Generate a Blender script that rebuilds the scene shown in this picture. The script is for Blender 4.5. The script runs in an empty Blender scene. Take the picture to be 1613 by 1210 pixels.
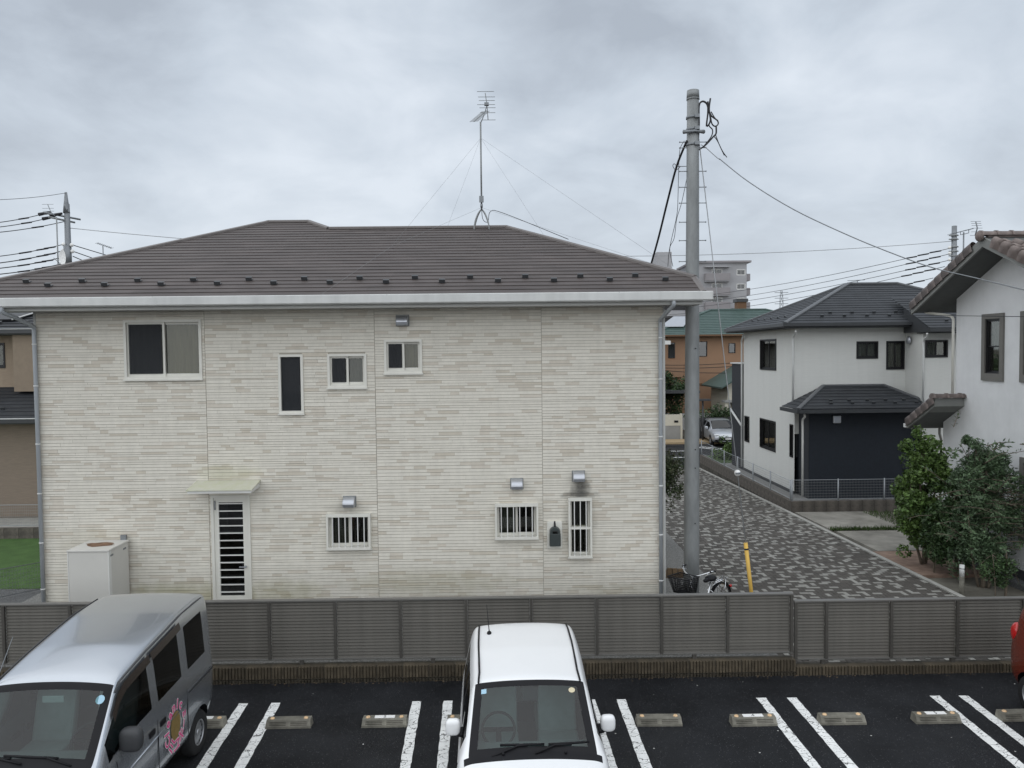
import bpy, bmesh, math, random
from mathutils import Vector, Matrix
random.seed(11)
R_ = math.radians
sc = bpy.context.scene
COL = sc.collection

# ------------------------------------------------------------------ camera
CAM = Vector((0, 0, 4.95)); FPX = 1211.0; W0, H0 = 1613.0, 1210.0
_y, _p, _r = R_(.6), R_(2.3), R_(.62)
CF = Vector((math.sin(_y)*math.cos(_p), math.cos(_y)*math.cos(_p), -math.sin(_p)))
_R0 = Vector((math.cos(_y), -math.sin(_y), 0)); _U0 = _R0.cross(CF)
CR = _R0*math.cos(_r) - _U0*math.sin(_r); CU = _U0*math.cos(_r) + _R0*math.sin(_r)
cam = bpy.data.objects.new('camera', bpy.data.cameras.new('camera')); COL.objects.link(cam)
cam.matrix_world = Matrix(((CR.x, CU.x, -CF.x, CAM.x), (CR.y, CU.y, -CF.y, CAM.y), (CR.z, CU.z, -CF.z, CAM.z), (0, 0, 0, 1)))
cam.data.sensor_width = 36; cam.data.lens = 36*FPX/W0; cam.data.clip_start = .1; cam.data.clip_end = 5000
sc.camera = cam

# ------------------------------------------------------------------ sky, sun, exposure
def sky_world():
    w = bpy.data.worlds.new('World'); sc.world = w; w.use_nodes = True
    nt = w.node_tree; N = nt.nodes; L = nt.links; N.clear()
    out = N.new('ShaderNodeOutputWorld'); bg = N.new('ShaderNodeBackground')
    sky = N.new('ShaderNodeTexSky'); sky.sky_type = 'NISHITA'; sky.sun_disc = False
    sky.sun_elevation = R_(44); sky.sun_rotation = R_(210)
    tc = N.new('ShaderNodeTexCoord'); sep = N.new('ShaderNodeSeparateXYZ'); L.new(tc.outputs['Generated'], sep.inputs[0])
    def mth(op, a, b=None):
        n = N.new('ShaderNodeMath'); n.operation = op
        for i, q in enumerate((a, b)):
            if q is None: continue
            if isinstance(q, (int, float)): n.inputs[i].default_value = q
            else: L.new(q, n.inputs[i])
        return n.outputs[0]
    den = mth('ADD', mth('MAXIMUM', sep.outputs['Z'], 0.0), .34)
    cb = N.new('ShaderNodeCombineXYZ')
    L.new(mth('DIVIDE', sep.outputs['X'], den), cb.inputs[0]); L.new(mth('DIVIDE', sep.outputs['Y'], den), cb.inputs[1])
    def noise(scale, det, rough, dist, off):
        mp = N.new('ShaderNodeMapping'); mp.inputs['Location'].default_value = off
        L.new(cb.outputs[0], mp.inputs[0])
        n = N.new('ShaderNodeTexNoise'); n.inputs['Scale'].default_value = scale; n.inputs['Detail'].default_value = det
        n.inputs['Roughness'].default_value = rough; n.inputs['Distortion'].default_value = dist
        L.new(mp.outputs[0], n.inputs['Vector']); return n.outputs['Fac']
    f = mth('ADD', mth('MULTIPLY', noise(1.25, 5, .5, .25, (3.1, 1.7, 0)), .60), mth('MULTIPLY', noise(3.2, 8, .56, .3, (.4, 5, 0)), .40))
    rp = N.new('ShaderNodeValToRGB'); L.new(f, rp.inputs[0])
    e = rp.color_ramp.elements
    e[0].position = .39; e[0].color = (.42, .47, .54, 1); e[1].position = .63; e[1].color = (.73, .79, .865, 1)
    m = e_ = rp.color_ramp.elements.new(.5); m.color = (.565, .63, .71, 1)
    # thin pale veil low over the horizon, as under any cloud deck
    hz = N.new('ShaderNodeMix'); hz.data_type = 'RGBA'
    mr = N.new('ShaderNodeMapRange'); mr.inputs['From Min'].default_value = 0; mr.inputs['From Max'].default_value = .34
    mr.inputs['To Min'].default_value = .55; mr.inputs['To Max'].default_value = 0; mr.interpolation_type = 'SMOOTHSTEP'
    L.new(sep.outputs['Z'], mr.inputs['Value']); L.new(mr.outputs[0], hz.inputs['Factor'])
    L.new(rp.outputs[0], hz.inputs['A']); hz.inputs['B'].default_value = (.71, .765, .82, 1)
    mx = N.new('ShaderNodeMix'); mx.data_type = 'RGBA'; mx.inputs['Factor'].default_value = .96
    sk = N.new('ShaderNodeMix'); sk.data_type = 'RGBA'; sk.blend_type = 'MULTIPLY'; sk.inputs['Factor'].default_value = 1
    L.new(sky.outputs[0], sk.inputs['A']); sk.inputs['B'].default_value = (.1, .1, .1, 1)
    L.new(sk.outputs['Result'], mx.inputs['A']); L.new(hz.outputs['Result'], mx.inputs['B'])
    L.new(mx.outputs['Result'], bg.inputs[0]); bg.inputs[1].default_value = .75; L.new(bg.outputs[0], out.inputs[0])
sky_world()
sun = bpy.data.objects.new('sun', bpy.data.lights.new('sun', 'SUN')); COL.objects.link(sun)
sun.data.energy = 1.5; sun.data.angle = R_(150); sun.data.color = (1, .985, .95)
sun.rotation_euler = Vector((.36, .58, -.73)).to_track_quat('-Z', 'Y').to_euler()
sc.view_settings.view_transform = 'Standard'; sc.view_settings.look = 'None'; sc.view_settings.gamma = 1
sc.view_settings.exposure = .5; sc.view_settings.use_curve_mapping = False
sc.render.engine = 'CYCLES'; sc.cycles.max_bounces = 6; sc.cycles.transparent_max_bounces = 12
sc.cycles.use_denoising = True; sc.cycles.caustics_reflective = False; sc.cycles.caustics_refractive = False

def at(px, py, Y):            # the world point at depth Y seen at a pixel of the photograph
    d = CF + CR*((px-W0/2)/FPX) + CU*((H0/2-py)/FPX)
    return CAM + d*(Y/d.y)

# ------------------------------------------------------------------ materials
MT = {}
def mat(name, col, rough=.7, var=.12, scale=6., bump=0., metal=0., spec=.4, col2=None, coat=0., stretch=None, attr=False, island=0., bscale=None, objrand=0., shingle=False):
    if name in MT: return MT[name]
    m = bpy.data.materials.new(name); MT[name] = m; m.use_nodes = True
    nt = m.node_tree; N = nt.nodes; L = nt.links; b = N['Principled BSDF']
    b.inputs['Roughness'].default_value = rough; b.inputs['Metallic'].default_value = metal
    b.inputs['Specular IOR Level'].default_value = spec; b.inputs['Coat Weight'].default_value = coat; b.inputs['Coat Roughness'].default_value = .05
    tc = N.new('ShaderNodeTexCoord'); vec = tc.outputs['Object']
    if stretch:
        mp = N.new('ShaderNodeMapping'); mp.inputs['Scale'].default_value = stretch; L.new(vec, mp.inputs[0]); vec = mp.outputs[0]
    n = N.new('ShaderNodeTexNoise'); n.inputs['Scale'].default_value = scale; n.inputs['Detail'].default_value = 6; n.inputs['Roughness'].default_value = .62
    L.new(vec, n.inputs['Vector'])
    rp = N.new('ShaderNodeMapRange'); rp.inputs['From Min'].default_value = .3; rp.inputs['From Max'].default_value = .7
    L.new(n.outputs['Fac'], rp.inputs['Value'])
    mx = N.new('ShaderNodeMix'); mx.data_type = 'RGBA'; L.new(rp.outputs[0], mx.inputs['Factor'])
    c = Vector(col)
    mx.inputs['A'].default_value = (*(c*(1-var)), 1); mx.inputs['B'].default_value = (*(Vector(col2) if col2 else c*(1+var)), 1)
    res = mx.outputs['Result']
    if attr:
        a = N.new('ShaderNodeAttribute'); a.attribute_name = 'Col'
        q = N.new('ShaderNodeMix'); q.data_type = 'RGBA'; q.blend_type = 'MULTIPLY'; q.inputs['Factor'].default_value = 1
        L.new(res, q.inputs['A']); L.new(a.outputs['Color'], q.inputs['B']); res = q.outputs['Result']
    if island:
        g = N.new('ShaderNodeNewGeometry'); mr = N.new('ShaderNodeMapRange')
        mr.inputs['To Min'].default_value = 1-island; mr.inputs['To Max'].default_value = 1+island
        L.new(g.outputs['Random Per Island'], mr.inputs['Value'])
        q = N.new('ShaderNodeMix'); q.data_type = 'RGBA'; q.blend_type = 'MULTIPLY'; q.inputs['Factor'].default_value = 1
        cbn = N.new('ShaderNodeCombineColor')
        for i in range(3): L.new(mr.outputs[0], cbn.inputs[i])
        L.new(res, q.inputs['A']); L.new(cbn.outputs[0], q.inputs['B']); res = q.outputs['Result']
    def mul(sock, lo, hi):
        nonlocal res
        mr = N.new('ShaderNodeMapRange'); mr.inputs['To Min'].default_value = lo; mr.inputs['To Max'].default_value = hi; L.new(sock, mr.inputs['Value'])
        q = N.new('ShaderNodeMix'); q.data_type = 'RGBA'; q.blend_type = 'MULTIPLY'; q.inputs['Factor'].default_value = 1; cbn = N.new('ShaderNodeCombineColor')
        for i in range(3): L.new(mr.outputs[0], cbn.inputs[i])
        L.new(res, q.inputs['A']); L.new(cbn.outputs[0], q.inputs['B']); res = q.outputs['Result']
    if objrand:
        oi = N.new('ShaderNodeObjectInfo'); mul(oi.outputs['Random'], 1-objrand, 1+objrand)
    if shingle:
        oi = N.new('ShaderNodeObjectInfo'); sx = N.new('ShaderNodeSeparateXYZ'); L.new(tc.outputs['Object'], sx.inputs[0])
        m1 = N.new('ShaderNodeMath'); m1.operation = 'MULTIPLY_ADD'; m1.inputs[1].default_value = 2.2; L.new(sx.outputs['X'], m1.inputs[0])
        m0 = N.new('ShaderNodeMath'); m0.operation = 'MULTIPLY'; m0.inputs[1].default_value = 37.; L.new(oi.outputs['Random'], m0.inputs[0]); L.new(m0.outputs[0], m1.inputs[2])
        fl = N.new('ShaderNodeMath'); fl.operation = 'FLOOR'; L.new(m1.outputs[0], fl.inputs[0])
        cbx = N.new('ShaderNodeCombineXYZ'); L.new(fl.outputs[0], cbx.inputs[0]); L.new(m0.outputs[0], cbx.inputs[1])
        wn = N.new('ShaderNodeTexWhiteNoise'); L.new(cbx.outputs[0], wn.inputs['Vector']); mul(wn.outputs['Value'], .91, 1.09)
    L.new(res, b.inputs['Base Color'])
    if bump:
        bp = N.new('ShaderNodeBump'); bp.inputs['Strength'].default_value = bump; bp.inputs['Distance'].default_value = .01
        n2 = N.new('ShaderNodeTexNoise'); n2.inputs['Scale'].default_value = bscale or scale*6; n2.inputs['Detail'].default_value = 4
        L.new(vec, n2.inputs['Vector']); L.new(n2.outputs['Fac'], bp.inputs['Height']); L.new(bp.outputs[0], b.inputs['Normal'])
    return m

def glass(name, tint, refl=.10, rough=.02):
    m = bpy.data.materials.new(name); MT[name] = m; m.use_nodes = True
    nt = m.node_tree; N = nt.nodes; L = nt.links; N.clear()
    o = N.new('ShaderNodeOutputMaterial'); t = N.new('ShaderNodeBsdfTransparent'); t.inputs[0].default_value = (*tint, 1)
    g = N.new('ShaderNodeBsdfGlossy'); g.inputs['Roughness'].default_value = rough; g.inputs['Color'].default_value = (1, 1, 1, 1)
    lw = N.new('ShaderNodeLayerWeight'); lw.inputs['Blend'].default_value = .25
    mr = N.new('ShaderNodeMapRange'); mr.inputs['To Min'].default_value = refl; mr.inputs['To Max'].default_value = .9
    L.new(lw.outputs['Fresnel'], mr.inputs['Value'])
    mx = N.new('ShaderNodeMixShader'); L.new(mr.outputs[0], mx.inputs[0]); L.new(t.outputs[0], mx.inputs[1]); L.new(g.outputs[0], mx.inputs[2])
    L.new(mx.outputs[0], o.inputs[0]); return m

def stain(m, spots, streak=.94):
    """dirt marks with their own place and outline: (x, z, rx, rz, colour, strength) in world metres on the front wall"""
    nt = m.node_tree; N = nt.nodes; L = nt.links; b = N['Principled BSDF']
    src = b.inputs['Base Color'].links[0].from_socket
    geo = N.new('ShaderNodeNewGeometry'); sp = N.new('ShaderNodeSeparateXYZ'); L.new(geo.outputs['Position'], sp.inputs[0])
    ns = N.new('ShaderNodeTexNoise'); ns.inputs['Scale'].default_value = 5; ns.inputs['Detail'].default_value = 8; L.new(geo.outputs['Position'], ns.inputs['Vector'])
    def mth(op, a, b_):
        n = N.new('ShaderNodeMath'); n.operation = op
        for i, q in enumerate((a, b_)):
            if isinstance(q, (int, float)): n.inputs[i].default_value = q
            else: L.new(q, n.inputs[i])
        return n.outputs[0]
    for (x, z, rx, rz, colr, k) in spots:
        dx = mth('DIVIDE', mth('SUBTRACT', sp.outputs['X'], x), rx); dz = mth('DIVIDE', mth('SUBTRACT', sp.outputs['Z'], z), rz)
        d = mth('ADD', mth('MULTIPLY', dx, dx), mth('MULTIPLY', dz, dz))
        d = mth('ADD', d, mth('MULTIPLY', mth('SUBTRACT', ns.outputs['Fac'], .5), 1.7))
        mr = N.new('ShaderNodeMapRange'); mr.inputs['From Min'].default_value = 0; mr.inputs['From Max'].default_value = 1
        mr.inputs['To Min'].default_value = k; mr.inputs['To Max'].default_value = 0; L.new(d, mr.inputs['Value'])
        q = N.new('ShaderNodeMix'); q.data_type = 'RGBA'; L.new(mr.outputs[0], q.inputs['Factor']); L.new(src, q.inputs['A'])
        q.inputs['B'].default_value = (*colr, 1); src = q.outputs['Result']
    st_ = N.new('ShaderNodeMapping'); st_.inputs['Scale'].default_value = (5, 5, .22); L.new(geo.outputs['Position'], st_.inputs[0])
    n3 = N.new('ShaderNodeTexNoise'); n3.inputs['Scale'].default_value = 1.3; n3.inputs['Detail'].default_value = 6; L.new(st_.outputs[0], n3.inputs['Vector'])
    m3 = N.new('ShaderNodeMapRange'); m3.inputs['From Min'].default_value = .35; m3.inputs['From Max'].default_value = .7; m3.inputs['To Min'].default_value = 1.0; m3.inputs['To Max'].default_value = streak; L.new(n3.outputs['Fac'], m3.inputs['Value'])
    cc = N.new('ShaderNodeCombineColor')
    for i in range(3): L.new(m3.outputs[0], cc.inputs[i])
    q = N.new('ShaderNodeMix'); q.data_type = 'RGBA'; q.blend_type = 'MULTIPLY'; q.inputs['Factor'].default_value = 1; L.new(src, q.inputs['A']); L.new(cc.outputs[0], q.inputs['B'])
    L.new(q.outputs['Result'], b.inputs['Base Color'])

mat('siding', (1, 1, 1), .75, .05, 9, .15, attr=True)
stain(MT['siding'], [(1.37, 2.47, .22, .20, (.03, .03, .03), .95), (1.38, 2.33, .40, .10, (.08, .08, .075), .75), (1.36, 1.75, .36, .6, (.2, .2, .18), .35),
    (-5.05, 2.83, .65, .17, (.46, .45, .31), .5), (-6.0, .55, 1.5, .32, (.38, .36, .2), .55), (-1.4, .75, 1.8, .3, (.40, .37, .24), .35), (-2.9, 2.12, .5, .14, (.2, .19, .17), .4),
    (-4.1, .6, .9, .3, (.38, .36, .22), .45), (-7.5, 1.6, .8, .3, (.4, .36, .26), .3), (2.0, .5, 1.2, .22, (.36, .34, .24), .35)])
mat('wall_back', (.42, .40, .36), .8)
mat('mortar', (.40, .375, .325), .85, .1)
mat('roof_brown', (.083, .070, .067), .62, .2, 1.6, .3, stretch=(.7, 2.5, 2.5), bscale=60, objrand=.05, shingle=True)
mat('roof_cap', (.15, .135, .13), .45, .08, 4)
mat('gutter', (.66, .67, .66), .45, .06, 2)
mat('fascia', (.50, .505, .49), .5, .06, 2)
mat('soffit', (.46, .46, .45), .7, .06)
mat('pipe', (.36, .385, .41), .42, .06, 3)
mat('frame_cream', (.70, .69, .635), .4, .04)
mat('frame_white', (.70, .70, .68), .4, .04)
mat('frame_black', (.012, .012, .014), .35, .1)
mat('interior', (.03, .032, .035), .9, .1)
mat('interior_dim', (.10, .105, .11), .9, .1)
mat('curtain', (.15, .138, .095), .9, .15, 5, stretch=(8, 8, .3))
mat('lace', (.065, .072, .072), .9, .2, 14)
glass('screen', (.5, .5, .5), .0)
def mesh_screen():
    nt = MT['screen'].node_tree; N = nt.nodes; L = nt.links; N.clear(); o = N.new('ShaderNodeOutputMaterial'); t = N.new('ShaderNodeBsdfTransparent'); d = N.new('ShaderNodeBsdfDiffuse'); d.inputs[0].default_value = (.05, .053, .058, 1)
    mx = N.new('ShaderNodeMixShader'); mx.inputs[0].default_value = .58; L.new(t.outputs[0], mx.inputs[1]); L.new(d.outputs[0], mx.inputs[2]); L.new(mx.outputs[0], o.inputs[0])
mesh_screen()
glass('pane', (.86, .87, .82), .022)
glass('dark_pane', (.30, .33, .35), .08)
glass('car_glass', (.62, .78, .76), .035)
glass('tint_glass', (.10, .12, .13), .035)
mat('stainless', (.52, .54, .58), .38, .05, 5, metal=.75)
mat('galv', (.25, .262, .265), .55, .25, 4, 0., metal=.25, stretch=(1, 1, .35))
mat('galv_dark', (.22, .235, .25), .5, .12, 5, metal=.5)
mat('wire_grey', (.30, .31, .32), .5, .1, metal=.4)
mat('cable', (.018, .018, .022), .6, .2)
mat('ins_white', (.80, .80, .78), .25, .03, coat=.4)
mat('yellow', (.66, .42, .09), .45, .08, 8)
mat('fence_slat', (.104, .097, .084), .45, .14, 1.2, metal=.2, stretch=(1, 3, 3), objrand=.07)
mat('fence_post', (.085, .080, .072), .45, .06, 3, metal=.25)
mat('fence_rail', (.17, .165, .155), .4, .06, 3, metal=.35)
mat('block', (.050, .042, .030), .9, .3, 1.7, .8, col2=(.135, .108, .072), island=.12, objrand=.2)
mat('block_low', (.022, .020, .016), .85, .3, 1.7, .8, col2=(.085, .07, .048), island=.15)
mat('block_plain', (.10, .09, .08), .9, .35, 4, .5, col2=(.17, .15, .13))
mat('mossy', (.05, .048, .035), .9, .5, 6, .5, col2=(.11, .10, .085))
mat('gravel', (.19, .19, .185), .9, .5, 40, 1., col2=(.36, .36, .35))
mat('gravel_dark', (.10, .105, .11), .9, .5, 45, 1., col2=(.22, .225, .23))
mat('ground', (.12, .11, .09), .95, .3, 1.5, .5, col2=(.19, .18, .15))
mat('paver_dark', (.092, .084, .075), .8, .2, 9, .4, island=.22)
mat('paver_light', (.31, .305, .28), .8, .14, 9, .3, island=.16)
mat('joint', (.055, .05, .042), .95, .3, 20)
mat('kerb', (.36, .355, .33), .85, .16, 5, .3)
mat('slab', (.20, .19, .165), .85, .3, 1.2, .3, col2=(.33, .315, .28))
mat('red_pave', (.24, .155, .115), .85, .3, 4, .4, col2=(.32, .23, .18))
mat('grass', (.05, .085, .022), .8, .35, 4, island=.4)
mat('turf', (.055, .115, .028), .9, .14, 3, 1., col2=(.075, .15, .04), bscale=220)
mat('paint_white', (.82, .83, .82), .6, .1, 12)
mat('stop_conc', (.15, .143, .120), .85, .3, 4, .5, col2=(.27, .257, .215), objrand=.16)
mat('reflector', (.80, .55, .32), .3, .1, coat=.5)
mat('plate_white', (.85, .85, .84), .4, .03)
mat('ink', (.02, .02, .022), .6, .05)
mat('van_paint', (.50, .53, .57), .26, .02, 2, metal=.82, spec=.5, coat=.6)
mat('white_paint', (.80, .81, .82), .28, .015, 2, spec=.5, coat=.6)
mat('silver_paint', (.50, .52, .55), .3, .02, 2, metal=.5, coat=.6)
mat('red_paint', (.17, .025, .012), .25, .04, 2, metal=.3, coat=.8)
mat('trim_black', (.010, .010, .012), .5, .1, spec=.2)
mat('trim_grey', (.05, .052, .056), .5, .1)
mat('visor', (.030, .022, .018), .25, .1)
mat('tyre', (.016, .016, .017), .85, .15, 20)
mat('rim', (.42, .43, .45), .35, .06, metal=.8)
mat('seat', (.27, .29, .29), .9, .1)
mat('dash', (.12, .13, .13), .8, .1)
mat('headlining', (.42, .43, .42), .9, .05)
mat('lamp_red', (.45, .012, .012), .12, .05, coat=.8)
mat('lamp_clear', (.65, .67, .68), .1, .03, coat=.8)
mat('pink', (.72, .08, .26), .45, .03)
mat('gold', (.24, .165, .055), .6, .2, 30)
mat('sticker', (.35, .55, .68), .5, .2, 200)
mat('sticker2', (.62, .55, .38), .5, .3, 200)
mat('plaster', (.70, .71, .72), .9, .045, 3, .5, bscale=90)
mat('trim_taupe', (.155, .15, .138), .7, .1, 5)
mat('soffit_dark', (.105, .11, .108), .8, .08)
mat('barge', (.20, .205, .195), .65, .08, 3)
mat('tile', (.125, .100, .093), .6, .22, 6, .3, col2=(.21, .172, .158), island=.2, objrand=.15)
mat('bw_white', (.66, .665, .64), .75, .03, 3, .25, stretch=(1, 1, 14))
mat('bw_dark', (.016, .021, .030), .7, .12, 12, .6)
mat('bw_dark2', (.028, .031, .037), .7, .12, 12, .4)
mat('roof_black', (.030, .033, .038), .6, .2, 2, .3, objrand=.06, shingle=True)
mat('roof_black_cap', (.10, .105, .112), .4, .1, 4)
mat('gutter_black', (.045, .048, .052), .4, .1)
mat('apt', (.36, .36, .375), .85, .06, .5)
mat('apt_balc', (.27, .255, .265), .85, .06, .5)
mat('orange_wall', (.35, .215, .135), .8, .06, 1)
mat('orange_band', (.16, .09, .05), .8, .06)
mat('green_tile', (.060, .098, .088), .5, .14, 3)
mat('cream_wall', (.60, .57, .48), .85, .05)
mat('grey_wall', (.30, .30, .29), .85, .1, 2)
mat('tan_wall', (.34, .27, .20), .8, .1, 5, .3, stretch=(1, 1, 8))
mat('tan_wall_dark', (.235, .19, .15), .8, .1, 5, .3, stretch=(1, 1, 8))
mat('tan_light', (.25, .20, .15), .8, .08, 5)
mat('ochre', (.40, .30, .18), .85, .1)
mat('wood', (.16, .11, .065), .85, .35, 10, .4)
mat('canopy_top', (.66, .65, .57), .6, .1, 8, col2=(.54, .55, .40))
mat('tank', (.60, .59, .555), .5, .03, 2)
mat('rust', (.20, .12, .075), .9, .4, 9)
mat('meter', (.045, .055, .055), .4, .1)
mat('trunk', (.13, .105, .08), .9, .3, 14, .5)
mat('leaf_bright', (.070, .135, .032), .5, .3, 3, island=.55, col2=(.12, .19, .05))
mat('leaf_olive', (.060, .108, .052), .5, .3, 3, island=.6, col2=(.12, .18, .095))
mat('leaf_dark', (.035, .075, .028), .5, .3, 3, island=.55, col2=(.065, .11, .04))
mat('leaf_red', (.075, .062, .035), .6, .35, 4, island=.6, col2=(.05, .085, .035))
mat('solar', (.45, .47, .5), .2, .03, metal=.3)
mat('bike_chrome', (.72, .73, .75), .2, .04, metal=.9)

stain(MT['bw_white'], [], .96); stain(MT['plaster'], [], .97); stain(MT['tan_wall'], [], .88); stain(MT['fence_slat'], [], .82); stain(MT['gutter'], [], .9)
def asphalt():
    m = mat('asphalt', (.010, .011, .0135), .65, .3, .9, 1., col2=(.019, .0205, .024), bscale=90, spec=.25)
    nt = m.node_tree; N = nt.nodes; L = nt.links; b = N['Principled BSDF']
    src = b.inputs['Base Color'].links[0].from_socket
    tc = N.new('ShaderNodeTexCoord')
    for sc_, thr, colr in ((7, .075, (.55, .55, .53)), (34, .19, (.10, .10, .105))):     # pale chippings in the surface
        v = N.new('ShaderNodeTexVoronoi'); v.inputs['Scale'].default_value = sc_; L.new(tc.outputs['Object'], v.inputs['Vector'])
        lt = N.new('ShaderNodeMath'); lt.operation = 'LESS_THAN'; lt.inputs[1].default_value = thr; L.new(v.outputs['Distance'], lt.inputs[0])
        wn = N.new('ShaderNodeSeparateColor'); L.new(v.outputs['Color'], wn.inputs[0])
        g = N.new('ShaderNodeMath'); g.operation = 'GREATER_THAN'; g.inputs[1].default_value = .86 if sc_ < 10 else .6; L.new(wn.outputs[0], g.inputs[0])
        q = N.new('ShaderNodeMath'); q.operation = 'MULTIPLY'; L.new(lt.outputs[0], q.inputs[0]); L.new(g.outputs[0], q.inputs[1])
        mx = N.new('ShaderNodeMix'); mx.data_type = 'RGBA'; L.new(q.outputs[0], mx.inputs['Factor']); L.new(src, mx.inputs['A']); mx.inputs['B'].default_value = (*colr, 1)
        src = mx.outputs['Result']
    L.new(src, b.inputs['Base Color'])
    n = N.new('ShaderNodeTexNoise'); n.inputs['Scale'].default_value = .7; n.inputs['Detail'].default_value = 7; L.new(tc.outputs['Object'], n.inputs['Vector'])
    mr = N.new('ShaderNodeMapRange'); mr.inputs['From Min'].default_value = .35; mr.inputs['From Max'].default_value = .65; mr.inputs['To Min'].default_value = .42; mr.inputs['To Max'].default_value = .8; L.new(n.outputs['Fac'], mr.inputs['Value']); L.new(mr.outputs[0], b.inputs['Roughness'])
asphalt()
def cracked_paint():
    m = MT['paint_white']; nt = m.node_tree; N = nt.nodes; L = nt.links; b = N['Principled BSDF']
    src = b.inputs['Base Color'].links[0].from_socket
    geo = N.new('ShaderNodeNewGeometry'); mp = N.new('ShaderNodeMapping'); mp.inputs['Scale'].default_value = (3.2, 7, 1); L.new(geo.outputs['Position'], mp.inputs[0])
    n = N.new('ShaderNodeTexNoise'); n.inputs['Scale'].default_value = 6; n.inputs['Detail'].default_value = 3; L.new(geo.outputs['Position'], n.inputs['Vector'])
    ad = N.new('ShaderNodeVectorMath'); ad.operation = 'ADD'; L.new(mp.outputs[0], ad.inputs[0]); L.new(n.outputs['Color'], ad.inputs[1])
    v = N.new('ShaderNodeTexVoronoi'); v.feature = 'DISTANCE_TO_EDGE'; v.inputs['Scale'].default_value = 1; L.new(ad.outputs[0], v.inputs['Vector'])
    lt = N.new('ShaderNodeMath'); lt.operation = 'LESS_THAN'; lt.inputs[1].default_value = .017; L.new(v.outputs['Distance'], lt.inputs[0])
    n2 = N.new('ShaderNodeTexNoise'); n2.inputs['Scale'].default_value = 38; n2.inputs['Detail'].default_value = 5; L.new(geo.outputs['Position'], n2.inputs['Vector'])
    gt = N.new('ShaderNodeMath'); gt.operation = 'GREATER_THAN'; gt.inputs[1].default_value = .64; L.new(n2.outputs['Fac'], gt.inputs[0])
    mxm = N.new('ShaderNodeMath'); mxm.operation = 'MAXIMUM'; L.new(lt.outputs[0], mxm.inputs[0]); L.new(gt.outputs[0], mxm.inputs[1])
    q = N.new('ShaderNodeMix'); q.data_type = 'RGBA'; L.new(mxm.outputs[0], q.inputs['Factor']); L.new(src, q.inputs['A']); q.inputs['B'].default_value = (.14, .14, .14, 1)
    L.new(q.outputs['Result'], b.inputs['Base Color'])
cracked_paint()

# ------------------------------------------------------------------ mesh helpers
ORG = {}
def tag(o, label=None, cat=None, group=None, kind=None):
    for k, v in (('label', label), ('category', cat), ('group', group), ('kind', kind)):
        if v: o[k] = v
    return o
def thing(name, label, cat, loc=(0, 0, 0), group=None, rotz=0.):
    o = bpy.data.objects.new(name, None); COL.objects.link(o); o.location = loc; o.rotation_euler = (0, 0, rotz)
    o.empty_display_size = .2; ORG[o] = Vector(loc); return tag(o, label, cat, group)
def link(name, me, parent=None):
    o = bpy.data.objects.new(name, me); COL.objects.link(o); o.parent = parent
    if parent is not None: ORG[o] = ORG[parent]
    return o
def copy_tree(o, parent=None):
    c = o.copy(); COL.objects.link(c); c.parent = parent
    if parent is not None: c.matrix_parent_inverse = o.matrix_parent_inverse.copy()
    for ch in [x for x in bpy.data.objects if x.parent == o]: copy_tree(ch, c)
    return c
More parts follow.
